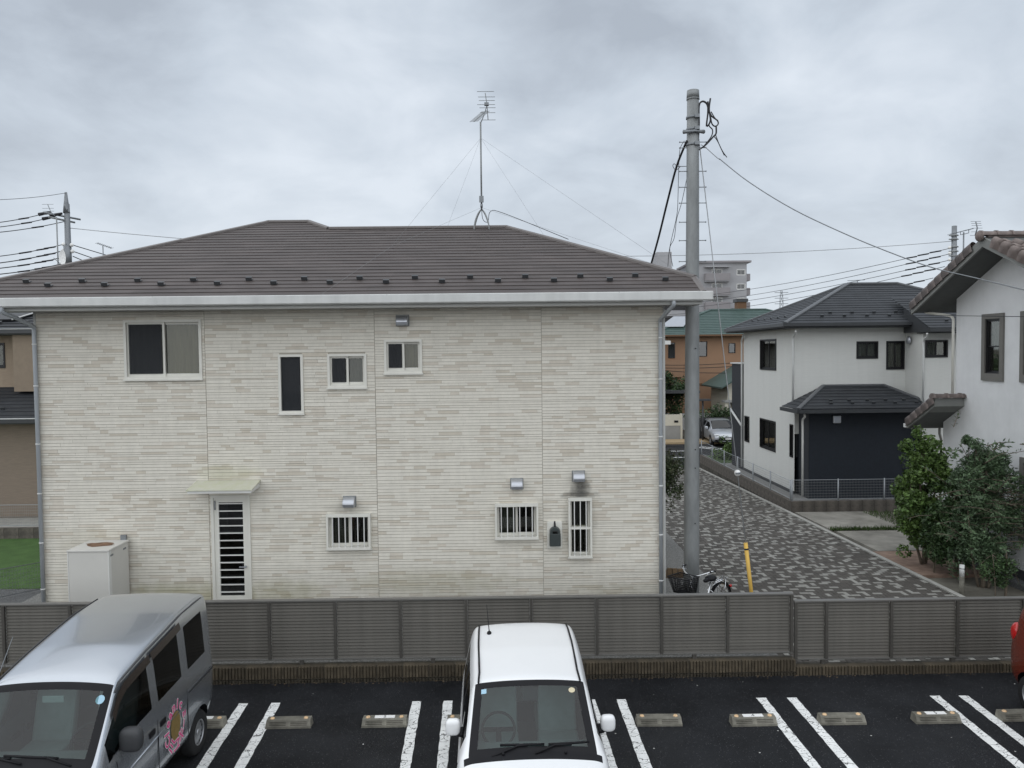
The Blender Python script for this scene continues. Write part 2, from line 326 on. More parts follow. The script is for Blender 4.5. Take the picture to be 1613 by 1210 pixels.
class MB:
    def __init__(s, T=None): s.v = []; s.f = []; s.m = []; s.sm = []; s.c = []; s.T = T
    def pt(s, p): s.v.append(Vector(s.T(*p)) if s.T else Vector(p)); return len(s.v)-1
    def face(s, pts, mi=0, sm=False, col=None): s.f.append([s.pt(p) for p in pts]); s.m.append(mi); s.sm.append(sm); s.c.append(col)
    def idx(s, ids, mi=0, sm=False, col=None): s.f.append(list(ids)); s.m.append(mi); s.sm.append(sm); s.c.append(col)
    def box(s, x0, x1, y0, y1, z0, z1, mi=0, col=None, skip=''):
        i = [s.pt(p) for p in ((x0, y0, z0), (x1, y0, z0), (x1, y1, z0), (x0, y1, z0), (x0, y0, z1), (x1, y0, z1), (x1, y1, z1), (x0, y1, z1))]
        for k, q in (('b', (0, 3, 2, 1)), ('t', (4, 5, 6, 7)), ('f', (0, 1, 5, 4)), ('r', (1, 2, 6, 5)), ('k', (2, 3, 7, 6)), ('l', (3, 0, 4, 7))):
            if k not in skip: s.idx([i[a] for a in q], mi, False, col)
        return s
    def prism(s, pts, vec, mi=0):
        a = [s.pt(p) for p in pts]; b = [s.pt(Vector(p)+Vector(vec)) for p in pts]; n = len(a)
        s.idx(a[::-1], mi); s.idx(b, mi)
        for i in range(n): s.idx((a[i], a[(i+1) % n], b[(i+1) % n], b[i]), mi)
        return s
    def tube(s, path, r, n=8, mi=0, cap=True):
        path = [Vector(p) for p in path]; rings = []
        rs = r if isinstance(r, (list, tuple)) else [r]*len(path)
        up = None
        for k, p in enumerate(path):
            d = (path[min(k+1, len(path)-1)]-path[max(k-1, 0)]).normalized()
            if up is None: up = Vector((0, 0, 1)) if abs(d.z) < .9 else Vector((1, 0, 0))
            a = d.cross(up).normalized(); b = a.cross(d).normalized(); up = b
            rings.append([s.pt(p+(a*math.cos(t)+b*math.sin(t))*rs[k]) for t in [2*math.pi*j/n for j in range(n)]])
        for k in range(len(rings)-1):
            for j in range(n): s.idx((rings[k][j], rings[k][(j+1) % n], rings[k+1][(j+1) % n], rings[k+1][j]), mi, True)
        if cap: s.idx(rings[0][::-1], mi); s.idx(rings[-1], mi)
        return s
    def cyl(s, p0, p1, r0, r1=None, n=12, mi=0): return s.tube([p0, p1], [r0, r0 if r1 is None else r1], n, mi)
    def ball(s, c, r, nu=10, nv=6, mi=0, sc=(1, 1, 1)):
        c = Vector(c); g = [[s.pt(c+Vector((r*sc[0]*math.sin(math.pi*i/nv)*math.cos(2*math.pi*j/nu), r*sc[1]*math.sin(math.pi*i/nv)*math.sin(2*math.pi*j/nu), r*sc[2]*math.cos(math.pi*i/nv)))) for j in range(nu)] for i in range(nv+1)]
        for i in range(nv):
            for j in range(nu): s.idx((g[i][j], g[i+1][j], g[i+1][(j+1) % nu], g[i][(j+1) % nu]), mi, True)
        return s
    def torus(s, c, axis, R, r, n=32, k=8, mi=0, a0=0, a1=2*math.pi):
        c = Vector(c); ax = Vector(axis).normalized(); u = ax.orthogonal().normalized(); w = ax.cross(u)
        full = abs(a1-a0-2*math.pi) < 1e-6; g = []
        for i in range(n+(0 if full else 1)):
            t = a0+(a1-a0)*i/n; d = u*math.cos(t)+w*math.sin(t)
            g.append([s.pt(c+d*(R+r*math.cos(q))+ax*(r*math.sin(q))) for q in [2*math.pi*j/k for j in range(k)]])
        m = len(g)
        for i in range(m if full else m-1):
            for j in range(k): s.idx((g[i][j], g[(i+1) % m][j], g[(i+1) % m][(j+1) % k], g[i][(j+1) % k]), mi, True)
        return s
    def build(s, name, mats, parent=None, loc=None, bevel=0., recalc=True, local=False, smooth=False, kind=None, label=None, cat=None, group=None, weld=False):
        org = ORG[parent] if parent is not None else Vector(loc or (0, 0, 0))
        me = bpy.data.meshes.new(name)
        vs = s.v if local else [p-org for p in s.v]
        me.from_pydata([tuple(p) for p in vs], [], s.f)
        for m in (mats if isinstance(mats, (list, tuple)) else [mats]): me.materials.append(MT[m])
        me.polygons.foreach_set('material_index', s.m)
        me.polygons.foreach_set('use_smooth', [bool(a or smooth) for a in s.sm])
        if any(c is not None for c in s.c):
            ca = me.color_attributes.new('Col', 'FLOAT_COLOR', 'CORNER'); buf = []
            for f, c in zip(s.f, s.c): buf.extend((list(c or (1, 1, 1))+[1.])*len(f))
            ca.data.foreach_set('color', buf)
        if recalc or weld:
            bm = bmesh.new(); bm.from_mesh(me)
            if weld: bmesh.ops.remove_doubles(bm, verts=bm.verts, dist=1e-4)
            if recalc: bmesh.ops.recalc_face_normals(bm, faces=bm.faces)
            bm.to_mesh(me); bm.free()
        me.update()
        o = link(name, me, parent)
        if parent is None: o.location = org; ORG[o] = org
        if bevel:
            b = o.modifiers.new('bevel', 'BEVEL'); b.width = bevel; b.segments = 2; b.limit_method = 'ANGLE'; b.angle_limit = R_(40)
        return tag(o, label, cat, group, kind)
def clone(o, parent, off=(0, 0, 0), name=None):
    c = bpy.data.objects.new(name or o.name.split('.')[0], o.data); COL.objects.link(c); c.parent = parent; c.location = o.location+Vector(off); ORG[c] = ORG[parent]
    return c
def front(Y): return lambda u, d, z: (u, Y-d, z)          # wall facing the camera's side (-Y): u = x, d = outward
def west(X): return lambda u, d, z: (X-d, u, z)           # wall facing -X: u = y
def east(X): return lambda u, d, z: (X+d, u, z)

def wall_sheet(T, u0, u1, z0, z1, holes, mb=None, mi=0, depth=.12, d=0.):
    mb = mb or MB(); mb.T = T
    us = sorted({u0, u1, *[q for h in holes for q in h[:2]]}); zs = sorted({z0, z1, *[q for h in holes for q in h[2:4]]})
    us = [u for u in us if u0 <= u <= u1]; zs = [z for z in zs if z0 <= z <= z1]
    for a, b in zip(us, us[1:]):
        for c, e in zip(zs, zs[1:]):
            mu, mz = (a+b)/2, (c+e)/2
            if any(h[0] < mu < h[1] and h[2] < mz < h[3] for h in holes): continue
            mb.face(((a, d, c), (b, d, c), (b, d, e), (a, d, e)), mi)
    for h in holes:
        a, b, c, e = h[:4]
        for p, q in (((a, c), (b, c)), ((b, c), (b, e)), ((b, e), (a, e)), ((a, e), (a, c))):
            mb.face(((p[0], d, p[1]), (q[0], d, q[1]), (q[0], d-depth, q[1]), (p[0], d-depth, p[1])), mi)
    mb.T = None; return mb

def ring(mb, u0, u1, z0, z1, w, d0, d1, wb=None):
    wb = wb or w
    mb.box(u0, u1, d0, d1, z1-w, z1); mb.box(u0, u1, d0, d1, z0, z0+wb)
    mb.box(u0, u0+w, d0, d1, z0+wb, z1-w); mb.box(u1-w, u1, d0, d1, z0+wb, z1-w)
def window(house, T, u0, u1, z0, z1, style='slide', fm='frame_cream', fw=.045, proud=.03, gm='pane', inside='interior', curtain=None, screen=None, sill=True, name='window', depth=.55):
    mb = MB(T); ring(mb, u0, u1, z0, z1, fw, -.09, proud)
    if sill: mb.box(u0-.015, u1+.015, -.02, proud+.03, z0-.03, z0)
    W = mb.build(name, fm, house)
    a, b, c, e = u0+fw, u1-fw, z0+fw, z1-fw
    if style == 'slide':
        mid = (a+b)/2
        for k, (p, q, dd) in enumerate(((a, mid+.02, -.02), (mid-.02, b, -.055))):
            s = MB(T); ring(s, p, q, c, e, .038, dd-.028, dd, .05); s.build('sash', fm, W)
            g = MB(T); g.box(p+.03, q-.03, dd-.018, dd-.012, c+.045, e-.03); g.build('pane', gm, W)
        if screen is not None:
            s = MB(T); p, q = ((a, mid) if screen == 0 else (mid, b)); s.box(p+.034, q-.034, -.006, -.003, c+.05, e-.034); s.build('insect_screen', 'screen', W)
    elif style == 'hung':
        mid = (c+e)/2
        for (p, q, dd) in ((c, mid+.02, -.05), (mid-.02, e, -.02)):
            s = MB(T); ring(s, a, b, p, q, .03, dd-.025, dd); s.build('sash', fm, W)
            g = MB(T); g.box(a+.02, b-.02, dd-.016, dd-.010, p+.02, q-.02); g.build('pane', gm, W)
    else:
        g = MB(T); g.box(a, b, -.045, -.038, c, e); g.build('pane', gm, W)
    r = MB(T); a2, b2, c2, e2 = u0+.01, u1-.01, z0+.01, z1-.01
    r.face(((a2, -depth, c2), (b2, -depth, c2), (b2, -depth, e2), (a2, -depth, e2)))
    for p, q in (((a2, c2), (b2, c2)), ((b2, c2), (b2, e2)), ((b2, e2), (a2, e2)), ((a2, e2), (a2, c2))):
        r.face(((p[0], -.092, p[1]), (q[0], -.092, q[1]), (q[0], -depth, q[1]), (p[0], -depth, p[1])))
    r.build('room_lining', inside, W, recalc=False)
    if curtain:
        for (p, q, cm) in curtain:
            k = MB(T); pa, pb = a+(b-a)*p, a+(b-a)*q; n = max(8, int((pb-pa)/.025)); st = [-.16+.022*math.sin(i*1.25+random.random()*.6) for i in range(n+1)]
            for i in range(n):
                ua, ub = pa+(pb-pa)*i/n, pa+(pb-pa)*(i+1)/n
                k.face(((ua, st[i], c), (ub, st[i+1], c), (ub, st[i+1], e-.01), (ua, st[i], e-.01)), 0, True)
            k.build('curtain', cm, W, recalc=False, weld=True)
    return W
def grille(W, T, u0, u1, z0, z1, n, mid=False):
    mb = MB(T); d0, d1 = .035, .12
    for a, b in ((z0-.01, z0+.04), (z1-.045, z1+.01)): mb.box(u0, u1, d0, d1, a, b)
    for u in (u0, u1-.035): mb.box(u, u+.035, d1-.06, d1-.005, z0+.04, z1-.045)
    if mid: mb.box(u0+.035, u1-.035, d1-.045, d1-.01, (z0+z1)/2-.02, (z0+z1)/2+.02)
    G = mb.build('window_grille', 'frame_cream', W.parent)
    for i in range(n):
        u = u0+(u1-u0)*(i+1)/(n+1); b = MB(T); b.box(u-.008, u+.008, d1-.03, d1-.009, z0+.04, z1-.045); b.build('bar', 'frame_white', G)

def clip(poly, axis, lim, keep_ge):
    out = []
    for i, p in enumerate(poly):
        q = poly[(i+1) % len(poly)]; a = (p[axis] >= lim) == keep_ge or p[axis] == lim; b = (q[axis] >= lim) == keep_ge or q[axis] == lim
        if a: out.append(p)
        if a != b:
            t = (lim-p[axis])/(q[axis]-p[axis]); out.append((p[0]+(q[0]-p[0])*t, p[1]+(q[1]-p[1])*t))
    return out
def courses(parent, pts, exposure, mt, thick=.018, name='roof_course', first=0.):
    """overlapping courses laid over one planar roof slope (points in 3-D, first two along the eave)"""
    pts = [Vector(p) for p in pts]; o = pts[0]; u = (pts[1]-pts[0]).normalized()
    nrm = None
    for k in range(2, len(pts)):
        nrm = u.cross(pts[k]-o)
        if nrm.length > 1e-4: break
    nrm.normalize()
    if nrm.z < 0: nrm = -nrm
    w = nrm.cross(u).normalized()
    if w.z < 0: w = -w
    pl = [((p-o).dot(u), (p-o).dot(w)) for p in pts]; top = max(p[1] for p in pl); b = 0.
    while b < top-.02:
        e = min(b+exposure, top); q = clip(clip(pl, 1, b, True), 1, e+.02, False)
        if len(q) > 2:
            mb = MB(); h = lambda t: thick-(thick-.004)*max(0, min(1, (t-b)/(exposure)))
            tp = [mb.pt(o+u*a+w*t+nrm*h(t)) for a, t in q]; bt = [mb.pt(o+u*a+w*t-nrm*.002) for a, t in q]
            mb.idx(tp); n = len(q)
            for i in range(n): mb.idx((tp[i], bt[i], bt[(i+1) % n], tp[(i+1) % n]))
            mb.build(name, mt, parent)
        b = e
    return o, u, w, nrm
def cap_line(parent, a, b, mt, w=.09, h=.05, name='ridge_cap'):
    a, b = Vector(a), Vector(b); d = (b-a).normalized(); s = d.cross(Vector((0, 0, 1))).normalized(); up = s.cross(d).normalized()
    mb = MB(); prof = [(-w, -.03), (-w, h*.35), (-w*.35, h), (w*.35, h), (w, h*.35), (w, -.03)]
    A = [mb.pt(a+s*x+up*y) for x, y in prof]; B = [mb.pt(b+s*x+up*y) for x, y in prof]
    for i in range(6): mb.idx((A[i], A[(i+1) % 6], B[(i+1) % 6], B[i]))
    mb.idx(A[::-1]); mb.idx(B); return mb.build(name, mt, parent)
def struct(name, mb, m, **k):
    return mb.build(name, m, None, kind='structure', **k)
def wire(name, label, pts, r, m='cable', cat='cable', sag=0., group=None, n=14, parent=None):
    if len(pts) == 2:
        a, b = Vector(pts[0]), Vector(pts[1]); pts = [a.lerp(b, t/n)+Vector((0, 0, -4*sag*(t/n)*(1-t/n))) for t in range(n+1)]
    mb = MB(); mb.tube(pts, r, 5)
    if parent: return mb.build(name, m, parent)
    return mb.build(name, m, None, loc=pts[0], label=label, cat=cat, group=group)
def spline(pts, n=6):
    P_ = [Vector(p) for p in pts]; out = []
    for i in range(len(P_)-1):
        p0, p1, p2, p3 = P_[max(i-1, 0)], P_[i], P_[i+1], P_[min(i+2, len(P_)-1)]
        for k in range(n):
            t = k/n; out.append(.5*((2*p1)+(p2-p0)*t+(2*p0-5*p1+4*p2-p3)*t*t+(3*p1-p0-3*p2+p3)*t**3))
    out.append(P_[-1]); return out
def text_mesh(body, size, mt, parent, M, name, offset=0., extrude=.0008):
    cu = bpy.data.curves.new('t', 'FONT'); cu.body = body; cu.size = size; cu.align_x = 'CENTER'; cu.align_y = 'CENTER'; cu.extrude = extrude; cu.offset = offset; cu.resolution_u = 3
    t = bpy.data.objects.new('t', cu); COL.objects.link(t)
    dg = bpy.context.evaluated_depsgraph_get(); me = bpy.data.meshes.new_from_object(t.evaluated_get(dg)); bpy.data.objects.remove(t); bpy.data.curves.remove(cu)
    me.transform(M); me.materials.clear(); me.materials.append(MT[mt]); me.name = name
    return link(name, me, parent)

# ------------------------------------------------------------------ the ground
ZP = -.05                                   # parking lot level
def lane_z(y): return -.1-.025*(y-13)
mb = MB(); prof = [(-80, -.16), (13, -.16), (36.5, -.76), (60, -.80), (2500, -.8)]
for (ya, za), (yb, zb) in zip(prof, prof[1:]): mb.face(((-1800, ya, za), (1800, ya, za), (1800, yb, zb), (-1800, yb, zb)))
struct('ground', mb, 'ground', recalc=False)
mb = MB(); mb.face(((-40, -12, ZP), (40, -12, ZP), (40, 11.58, ZP), (-40, 11.58, ZP))); lot = struct('parking_lot', mb, 'asphalt', recalc=False)
# cracked white bay lines, worn along both edges
def bay_line(x, y0, y1, tilt=0.):
    mb = MB(); n = 46; w = .066; L_ = []; Rr = []
    for i in range(n+1):
        t = i/n; y = y0+(y1-y0)*t; e = .012 if 0 < i < n else .02
        L_.append((x+tilt*t-w+random.uniform(-e, e)*.5, y, ZP+.004)); Rr.append((x+tilt*t+w+random.uniform(-e, e)*.5, y, ZP+.004))
    for i in range(n): mb.face((L_[i], Rr[i], Rr[i+1], L_[i+1]))
    return mb.build('bay_line', 'paint_white', lot, recalc=False, weld=True)
for x, y0, tl in ((-3.80, 10.92, .09), (-3.33, 10.92, .08), (-1.31, 10.90, .07), (-.86, 10.90, .07), (1.20, 10.87, .05), (1.63, 10.86, .04), (3.65, 10.84, .03), (4.09, 10.83, .03), (6.15, 10.82, -.03), (6.56, 10.81, -.03)):
    bay_line(x, y0, 5.9, tl*2.4)
# gravel strip round the house
mb = MB(); mb.box(-9.6, 4.30, 11.78, 22.6, -.2, .12, skip='b'); struct('gravel_strip', mb, 'gravel')
mb = MB(); mb.box(-30, -9.6, 11.78, 16.25, -.2, .06, skip='b'); struct('gravel_bed', mb, 'gravel_dark')
mb = MB(); mb.box(-30, -9.6, 16.25, 20.8, -.2, .07, skip='b'); struct('lawn', mb, 'turf')
# lane of herringbone pavers between its two kerbs
lane = MB(); X0, X1 = 4.46, 9.30
lane.face(((X0, 11.78, lane_z(11.78)-.01), (X1, 11.78, lane_z(11.78)-.01), (X1, 37.4, lane_z(37.4)-.01), (X0, 37.4, lane_z(37.4)-.01)))
lane = struct('paved_lane', lane, 'joint', recalc=False)
def paver_mesh(nm, wx, wy, m):
    mb = MB(); g = .005; mb.box(g, wx-g, g, wy-g, -.03, .004, skip='b'); o = mb.build(nm, m, None, recalc=True); me = o.data; bpy.data.objects.remove(o); return me
PM = {(h, c): paver_mesh('paver', *((.2, .1) if h else (.1, .2)), 'paver_light' if c else 'paver_dark') for h in (0, 1) for c in (0, 1)}
pav = []; lit = set(); NX = int((X1-X0)/.1); NY = int((37.4-11.8)/.1)
rp = random.Random(5)
for i in range(-1, NX+1):
    for j in range(NY):
        k = (i-j) % 4
        if k not in (0, 3): continue
        h = 1 if k == 0 else 0; x, y = X0+.02+i*.1, 11.8+j*.1
        if x < X0 or x+(.2 if h else .1) > X1 or y+.2 > 37.4: continue
        cl = [(i, j), (i+1, j)] if h else [(i, j), (i, j+1)]
        nb = sum((a+dx, b+dy) in lit for a, b in cl for dx, dy in ((1, 0), (-1, 0), (0, 1), (0, -1)))
        c = 1 if rp.random() < (.44 if nb == 0 else .22 if nb == 1 else .05) else 0
        if c: lit.update(cl)
        pav.append((x, y, h, c))
cand = [p for p in pav if 15.45 < p[1]]; cand.sort(key=lambda p: p[1])
near = set(cand[:300])
stuffL = MB(); rest = []
for p in pav:
    x, y, h, c = p; dz = rp.uniform(-.0015, .0015)
    if p in near:
        o = link('paver', PM[(h, c)], lane); o.location = (x, y, lane_z(y)+dz); o.rotation_euler = (math.atan(-.025), 0, 0)
    else:
        wx, wy = (.2, .1) if h else (.1, .2); g = .005; za, zb = lane_z(y)+.004+dz, lane_z(y+wy)+.004+dz
        stuffL.face(((x+g, y+g, za), (x+wx-g, y+g, za), (x+wx-g, y+wy-g, zb), (x+g, y+wy-g, zb)), c)
        stuffL.face(((x+g, y+g, za), (x+wx-g, y+g, za), (x+wx-g, y+g, za-.03), (x+g, y+g, za-.03)), c)
stuffL.build('paver_field', ['paver_dark', 'paver_light'], lane, recalc=False, kind='stuff')
# kerbs: cast lengths laid end to end
def kerb(x0, x1, ya, yb, step, top, nm='kerb'):
    K = MB(); K.box(x0+.02, x1-.02, ya, yb, -1., lane_z(yb)-.03); K = struct(nm, K, 'joint'); y = ya
    while y < yb-.05:
        e = min(y+step, yb); b = MB(); g = .004
        b.prism(((x0, y+g, lane_z(y)-.1), (x1, y+g, lane_z(y)-.1), (x1, y+g, lane_z(y)+top), (x0, y+g, lane_z(y)+top)), (0, e-y-2*g, -.025*(e-y)))
        b.build('kerb_stone', 'kerb', K); y = e
kerb(9.30, 9.42, 14.6, 37.4, .6, .02); kerb(4.32, 4.46, 15.6, 30, .6, .03)
mb = MB(); mb.face(((-60, 37.4, -.70), (80, 37.4, -.70), (80, 46.5, -.70), (-60, 46.5, -.70))); road = struct('road', mb, 'asphalt', recalc=False)
for px, py, qx, qy in ((10.9, 45.2, 12.2, 43.6), (11.5, 45.2, 12.8, 43.6)):
    mb = MB(); mb.face(((px, py, -.696), (px+.22, py, -.696), (qx+.22, qy, -.696), (qx, qy, -.696))); mb.build('bay_line', 'paint_white', road, recalc=False)
for px, py in ((9.3, 43.2), (8.8, 40.6)):
    mb = MB(); mb.face(((px, py, -.696), (px+1.1, py, -.696), (px+1.1, py+.16, -.696), (px, py+.16, -.696))); mb.build('road_marking', 'paint_white', road, recalc=False)
mb = MB(); mb.box(-60, 80, 46.5, 48.2, -1, -.58, skip='b'); struct('pavement', mb, 'ochre')
mb = MB(); mb.box(3.02, 4.32, 16.6, 30, -.6, .0, skip='b'); struct('side_path', mb, 'slab')
# concrete aprons right of the lane
for nm, x0, x1, y0, y1, m in (('driveway_slab', 9.55, 11.9, 22.36, 25.05, 'slab'), ('driveway_slab', 9.60, 11.9, 19.55, 22.02, 'slab'), ('brick_apron', 9.45, 11.3, 17.2, 19.5, 'red_pave')):
    mb = MB(); mb.prism(((x0, y0, lane_z(y0)-.1), (x1, y0, lane_z(y0)-.1), (x1, y0, lane_z(y0)+.012), (x0, y0, lane_z(y0)+.012)), (0, y1-y0, -.025*(y1-y0))); struct(nm, mb, m)
mb = MB()
for k in range(2600):
    if random.random() < .35: x, y = random.uniform(9.5, 11.9), random.gauss(22.19, .07)
    else: t = random.random(); x, y = 11.9+random.uniform(-.2, 1.0), 19.5+t*5.4
    z = lane_z(y)+.01; a = random.uniform(0, 6.28); h = random.uniform(.04, .13); w = .012
    mb.face(((x-w*math.cos(a), y-w*math.sin(a), z), (x+w*math.cos(a), y+w*math.sin(a), z), (x+random.uniform(-.05, .05), y+random.uniform(-.05, .05), z+h)))
mb.build('grass_verge', 'grass', None, recalc=False, kind='stuff', label='thin strips of grass between the concrete slabs', cat='grass')

# ------------------------------------------------------------------ the cream house
rs = random.Random(21)
CREAM = [(.735, .703, .625), (.725, .693, .615), (.745, .713, .635), (.715, .683, .605)]
TAN = [(.635, .586, .505), (.655, .606, .525), (.61, .56, .475), (.67, .622, .54)]
def siding(T, cols, z0, z1, holes, wall):
    rows = []; z = z0
    while z < z1-.01:
        zz = min(z+.455, z1); rows.append((z, zz)); z = zz
    for ca, cb in zip(cols, cols[1:]):
        for ra, rb in rows:
            parts = {}; z = ra
            hs = sorted(h_ for h_ in holes if h_[2] < rb-.15 and h_[3] > ra+.15 and h_[0] > ca and h_[1] < cb)
            while z < rb-.006:
                h = rs.choice((.042, .050, .058, .062)); e = min(z+h, rb)
                if rb-e < .02: e = rb
                segs = [(ca+.004, cb-.004)]
                for h_ in holes:
                    if h_[2] < e and h_[3] > z: segs = [s for a, b in segs for s in ((a, min(b, h_[0])), (max(a, h_[1]), b)) if s[1]-s[0] > .01]
                last = False
                for a, b in segs:
                    u = a
                    while u < b-.005:
                        mb = parts.setdefault(sum(1 for h_ in hs if u >= h_[0]), MB(T))
                        ln = rs.choice((.16, .22, .28, .34, .42, .5))*rs.uniform(.85, 1.15); q = min(u+ln, b)
                        if b-q < .06: q = b
                        tan = rs.random() < .27 and not last; last = tan; c = rs.choice(TAN if tan else CREAM); k = rs.uniform(.985, 1.015); c = tuple(x*k for x in c)
                        d = .0035+rs.uniform(-.002, .0025) if not tan else rs.uniform(.001, .006)
                        g = .0042
                        mb.box(u+.0004, q-.0004, -.012, d, z+g*.5, e-g, 0, c, skip='f')
                        u = q
                z = e
            for mb in parts.values(): mb.build('siding_panel', ['siding'], wall, recalc=False)
HW = [(-6.86, -5.46, 4.55, 5.62), (-4.09, -3.64, 3.90, 4.97), (-3.20, -2.49, 4.36, 4.97), (-2.17, -1.48, 4.61, 5.22),
      (-3.26, -2.46, 1.41, 2.05), (-.19, .60, 1.56, 2.20), (1.15, 1.58, 1.20, 2.29), (-5.37, -4.66, .40, 2.42)]
holes = [(a+.02, b-.02, c+.02, e-.02) for a, b, c, e in HW]
H = thing('cream_house', 'wide two-storey cream stone-sided house with brown hipped roof and roof aerial', 'house', (-2.77, 14, .12))
YW = 14.0; XL, XR = -8.46, 2.93
mb = wall_sheet(front(YW), XL+.013, XR-.013, .1, 5.86, holes, d=-.013)
mb.T = None
WALL = mb.build('wall', 'mortar', H, recalc=False)
siding(front(YW), [XL, -5.408, -2.34, .69, XR], .45, 5.80, holes, WALL)
mb = MB(); mb.box(XL+.03, XR-.03, 13.99, 14.02, -.1, .45, skip='bt'); mb.build('foundation', 'grey_wall', H)
mb = MB(); mb.box(XR-.014, XR-.013, 14.013, 20.6, .1, 6.2); WR = mb.build('wall', 'mortar', H, label='side wall of the house towards the lane')
siding(east(XR), [14.0, 17.03, 20.06, 20.6], .45, 6.2, [], WR)
mb = MB(); mb.box(XL+.013, XL+.014, 14.013, 21.6, .1, 6.2); WLf = mb.build('wall', 'mortar', H, label='side wall of the house towards the lawn')
siding(lambda u, d, z: (XL-d, u, z), [14.0, 17.03, 20.06, 21.6], .45, 6.2, [], WLf)
mb = MB(); mb.face(((XL, 21.6, .1), (-1, 21.6, .1), (-1, 21.6, 6.2), (XL, 21.6, 6.2))); mb.face(((-1, 20.6, .1), (XR, 20.6, .1), (XR, 20.6, 6.2), (-1, 20.6, 6.2))); mb.face(((-1, 20.6, .1), (-1, 21.6, .1), (-1, 21.6, 6.2), (-1, 20.6, 6.2)))
mb.build('rear_wall', 'wall_back', H)
# corner trims
for x in (XL-.012, XR-.028):
    mb = MB(); mb.box(x, x+.04, 13.986, 14.04, .45, 5.80); mb.build('corner_trim', 'fascia', H)
# roof
SL = .44; ze = 5.98; rz = lambda y: ze+SL*(y-13.4)
ROOF = MB()
q = lambda x, y, dz=0: (x, y, rz(y)+dz)
def p3(x, y, z): return (x, y, z)
E0, E1, V1, R1, R0, U1, U0, V0 = q(-9.48, 13.4), q(3.52, 13.4), q(3.52, 14.1), q(.1, 17.5), q(-3.9, 17.5), q(-4.5, 18.1), q(-5.45, 18.1), q(-9.48, 14.1)
zs_ = V1[2]; B1 = p3(3.52, 20.9, zs_); B0 = p3(-9.48, 22.1, zs_); K1 = p3(-.46, 22.1, zs_); K2 = p3(-.46, 14.1, zs_); Bm = p3(-3.9, 20.9, zs_)
for f in ((E0, E1, V1, R1, R0, U1, U0, V0), (V1, B1, R1), (V0, U0, B0), (B1, Bm, R0, R1), (B0, U0, U1, K1), (K1, U1, K2)): ROOF.face(f)
ROOF = ROOF.build('roof', 'roof_brown', H, recalc=False)
o_, u_, w_, n_ = courses(ROOF, (E0, E1, V1, R1, R0, U1, U0, V0), .203, 'roof_brown')
courses(ROOF, (V1, B1, R1), .203, 'roof_brown'); courses(ROOF, (B0, V0, U0), .203, 'roof_brown')
up = Vector((0, 0, .02))
for a, b in ((V1, R1), (V0, U0), (R1, R0), (U1, U0), (R0, U1), (B1, R1), (B0, U0)): cap_line(ROOF, Vector(a)+up, Vector(b)+up, 'roof_cap', .075, .035)
for x in (3.50, -9.46): cap_line(ROOF, (x, 13.38, rz(13.38)+.01), (x, 14.12, rz(14.12)+.01), 'roof_cap', .06, .03, 'verge_trim')
# snow guards: folded metal hooks in two staggered rows
sg = MB(); sg.box(-.055, .055, -.005, .005, 0, .06); sg.box(-.055, .055, 0, .06, .052, .06); sg.box(-.05, .05, .005, .09, 0, .008)
sg0 = None
for row, (yy, x0) in enumerate(((14.13, -8.66), (13.92, -8.15))):
    for i in range(13 if row == 0 else 12):
        x = x0+i*1.008
        if x > 3.0: continue
        if sg0 is None: sg0 = sg.build('snow_guard', 'gutter_black', ROOF, local=True); o = sg0
        else: o = link('snow_guard', sg0.data, ROOF)
        o.location = Vector((x, yy, rz(yy)+.02))-ORG[ROOF]; o.rotation_euler = (math.atan(SL), 0, 0)
# eaves
mb = MB(); mb.box(-9.4, 3.44, 13.44, 14.0, 5.775, 5.79); mb.build('soffit', 'soffit', H)
mb = MB(); mb.box(-9.44, 3.48, 13.415, 13.44, 5.765, 5.965); mb.build('fascia', 'fascia', H)
for x in (-9.46, 3.46):
    mb = MB(); mb.prism(((x, 13.44, 5.77), (x, 14.13, 5.77), (x, 14.13, rz(14.13)-.03), (x, 13.44, rz(13.44)-.02)), (.02, 0, 0)); mb.build('verge_board', 'fascia', H)
mb = MB(); mb.box(2.9, 3.48, 14.13, 20.9, 6.17, 6.2); mb.box(3.46, 3.48, 14.13, 20.9, 6.2, 6.3); mb.build('side_soffit', 'soffit', H)
mb = MB(); mb.box(-9.44, XL, 14.13, 22.1, 6.17, 6.2); mb.box(-9.44, -9.42, 14.13, 22.1, 6.2, 6.3); mb.build('side_soffit', 'soffit', H)
# gutter: box section with a rolled lip, three lengths and their sleeves
gp = [(13.41, 5.965), (13.40, 5.85), (13.385, 5.828), (13.30, 5.822), (13.272, 5.845), (13.262, 5.975), (13.270, 5.985), (13.280, 5.975), (13.285, 5.86), (13.305, 5.838), (13.375, 5.842), (13.39, 5.86), (13.40, 5.965)]
for a, b in ((-9.55, -6.0), (-5.995, -1.998), (-1.993, 2.0), (2.005, 3.62)):
    mb = MB(); mb.prism([(a, y, z) for y, z in gp], (b-a, 0, 0)); G_ = mb.build('gutter', 'gutter', H)
mb = MB()
mb.prism([(3.615, y, z) for y, z in ((13.41, 5.965), (13.40, 5.85), (13.385, 5.828), (13.30, 5.822), (13.272, 5.845), (13.262, 5.975))], (.012, 0, 0)); mb.build('gutter_end', 'gutter', H)
for x in (-6.0, -1.995, 2.0):
    mb = MB(); mb.prism([(x-.06, y+(-.004 if y < 13.35 else 0), z-.003) for y, z in ((13.40, 5.85), (13.385, 5.828), (13.30, 5.822), (13.272, 5.845), (13.262, 5.965), (13.27, 5.965), (13.28, 5.85), (13.305, 5.832), (13.38, 5.836), (13.395, 5.852))], (.12, 0, 0)); mb.build('gutter_joint', 'gutter', H)
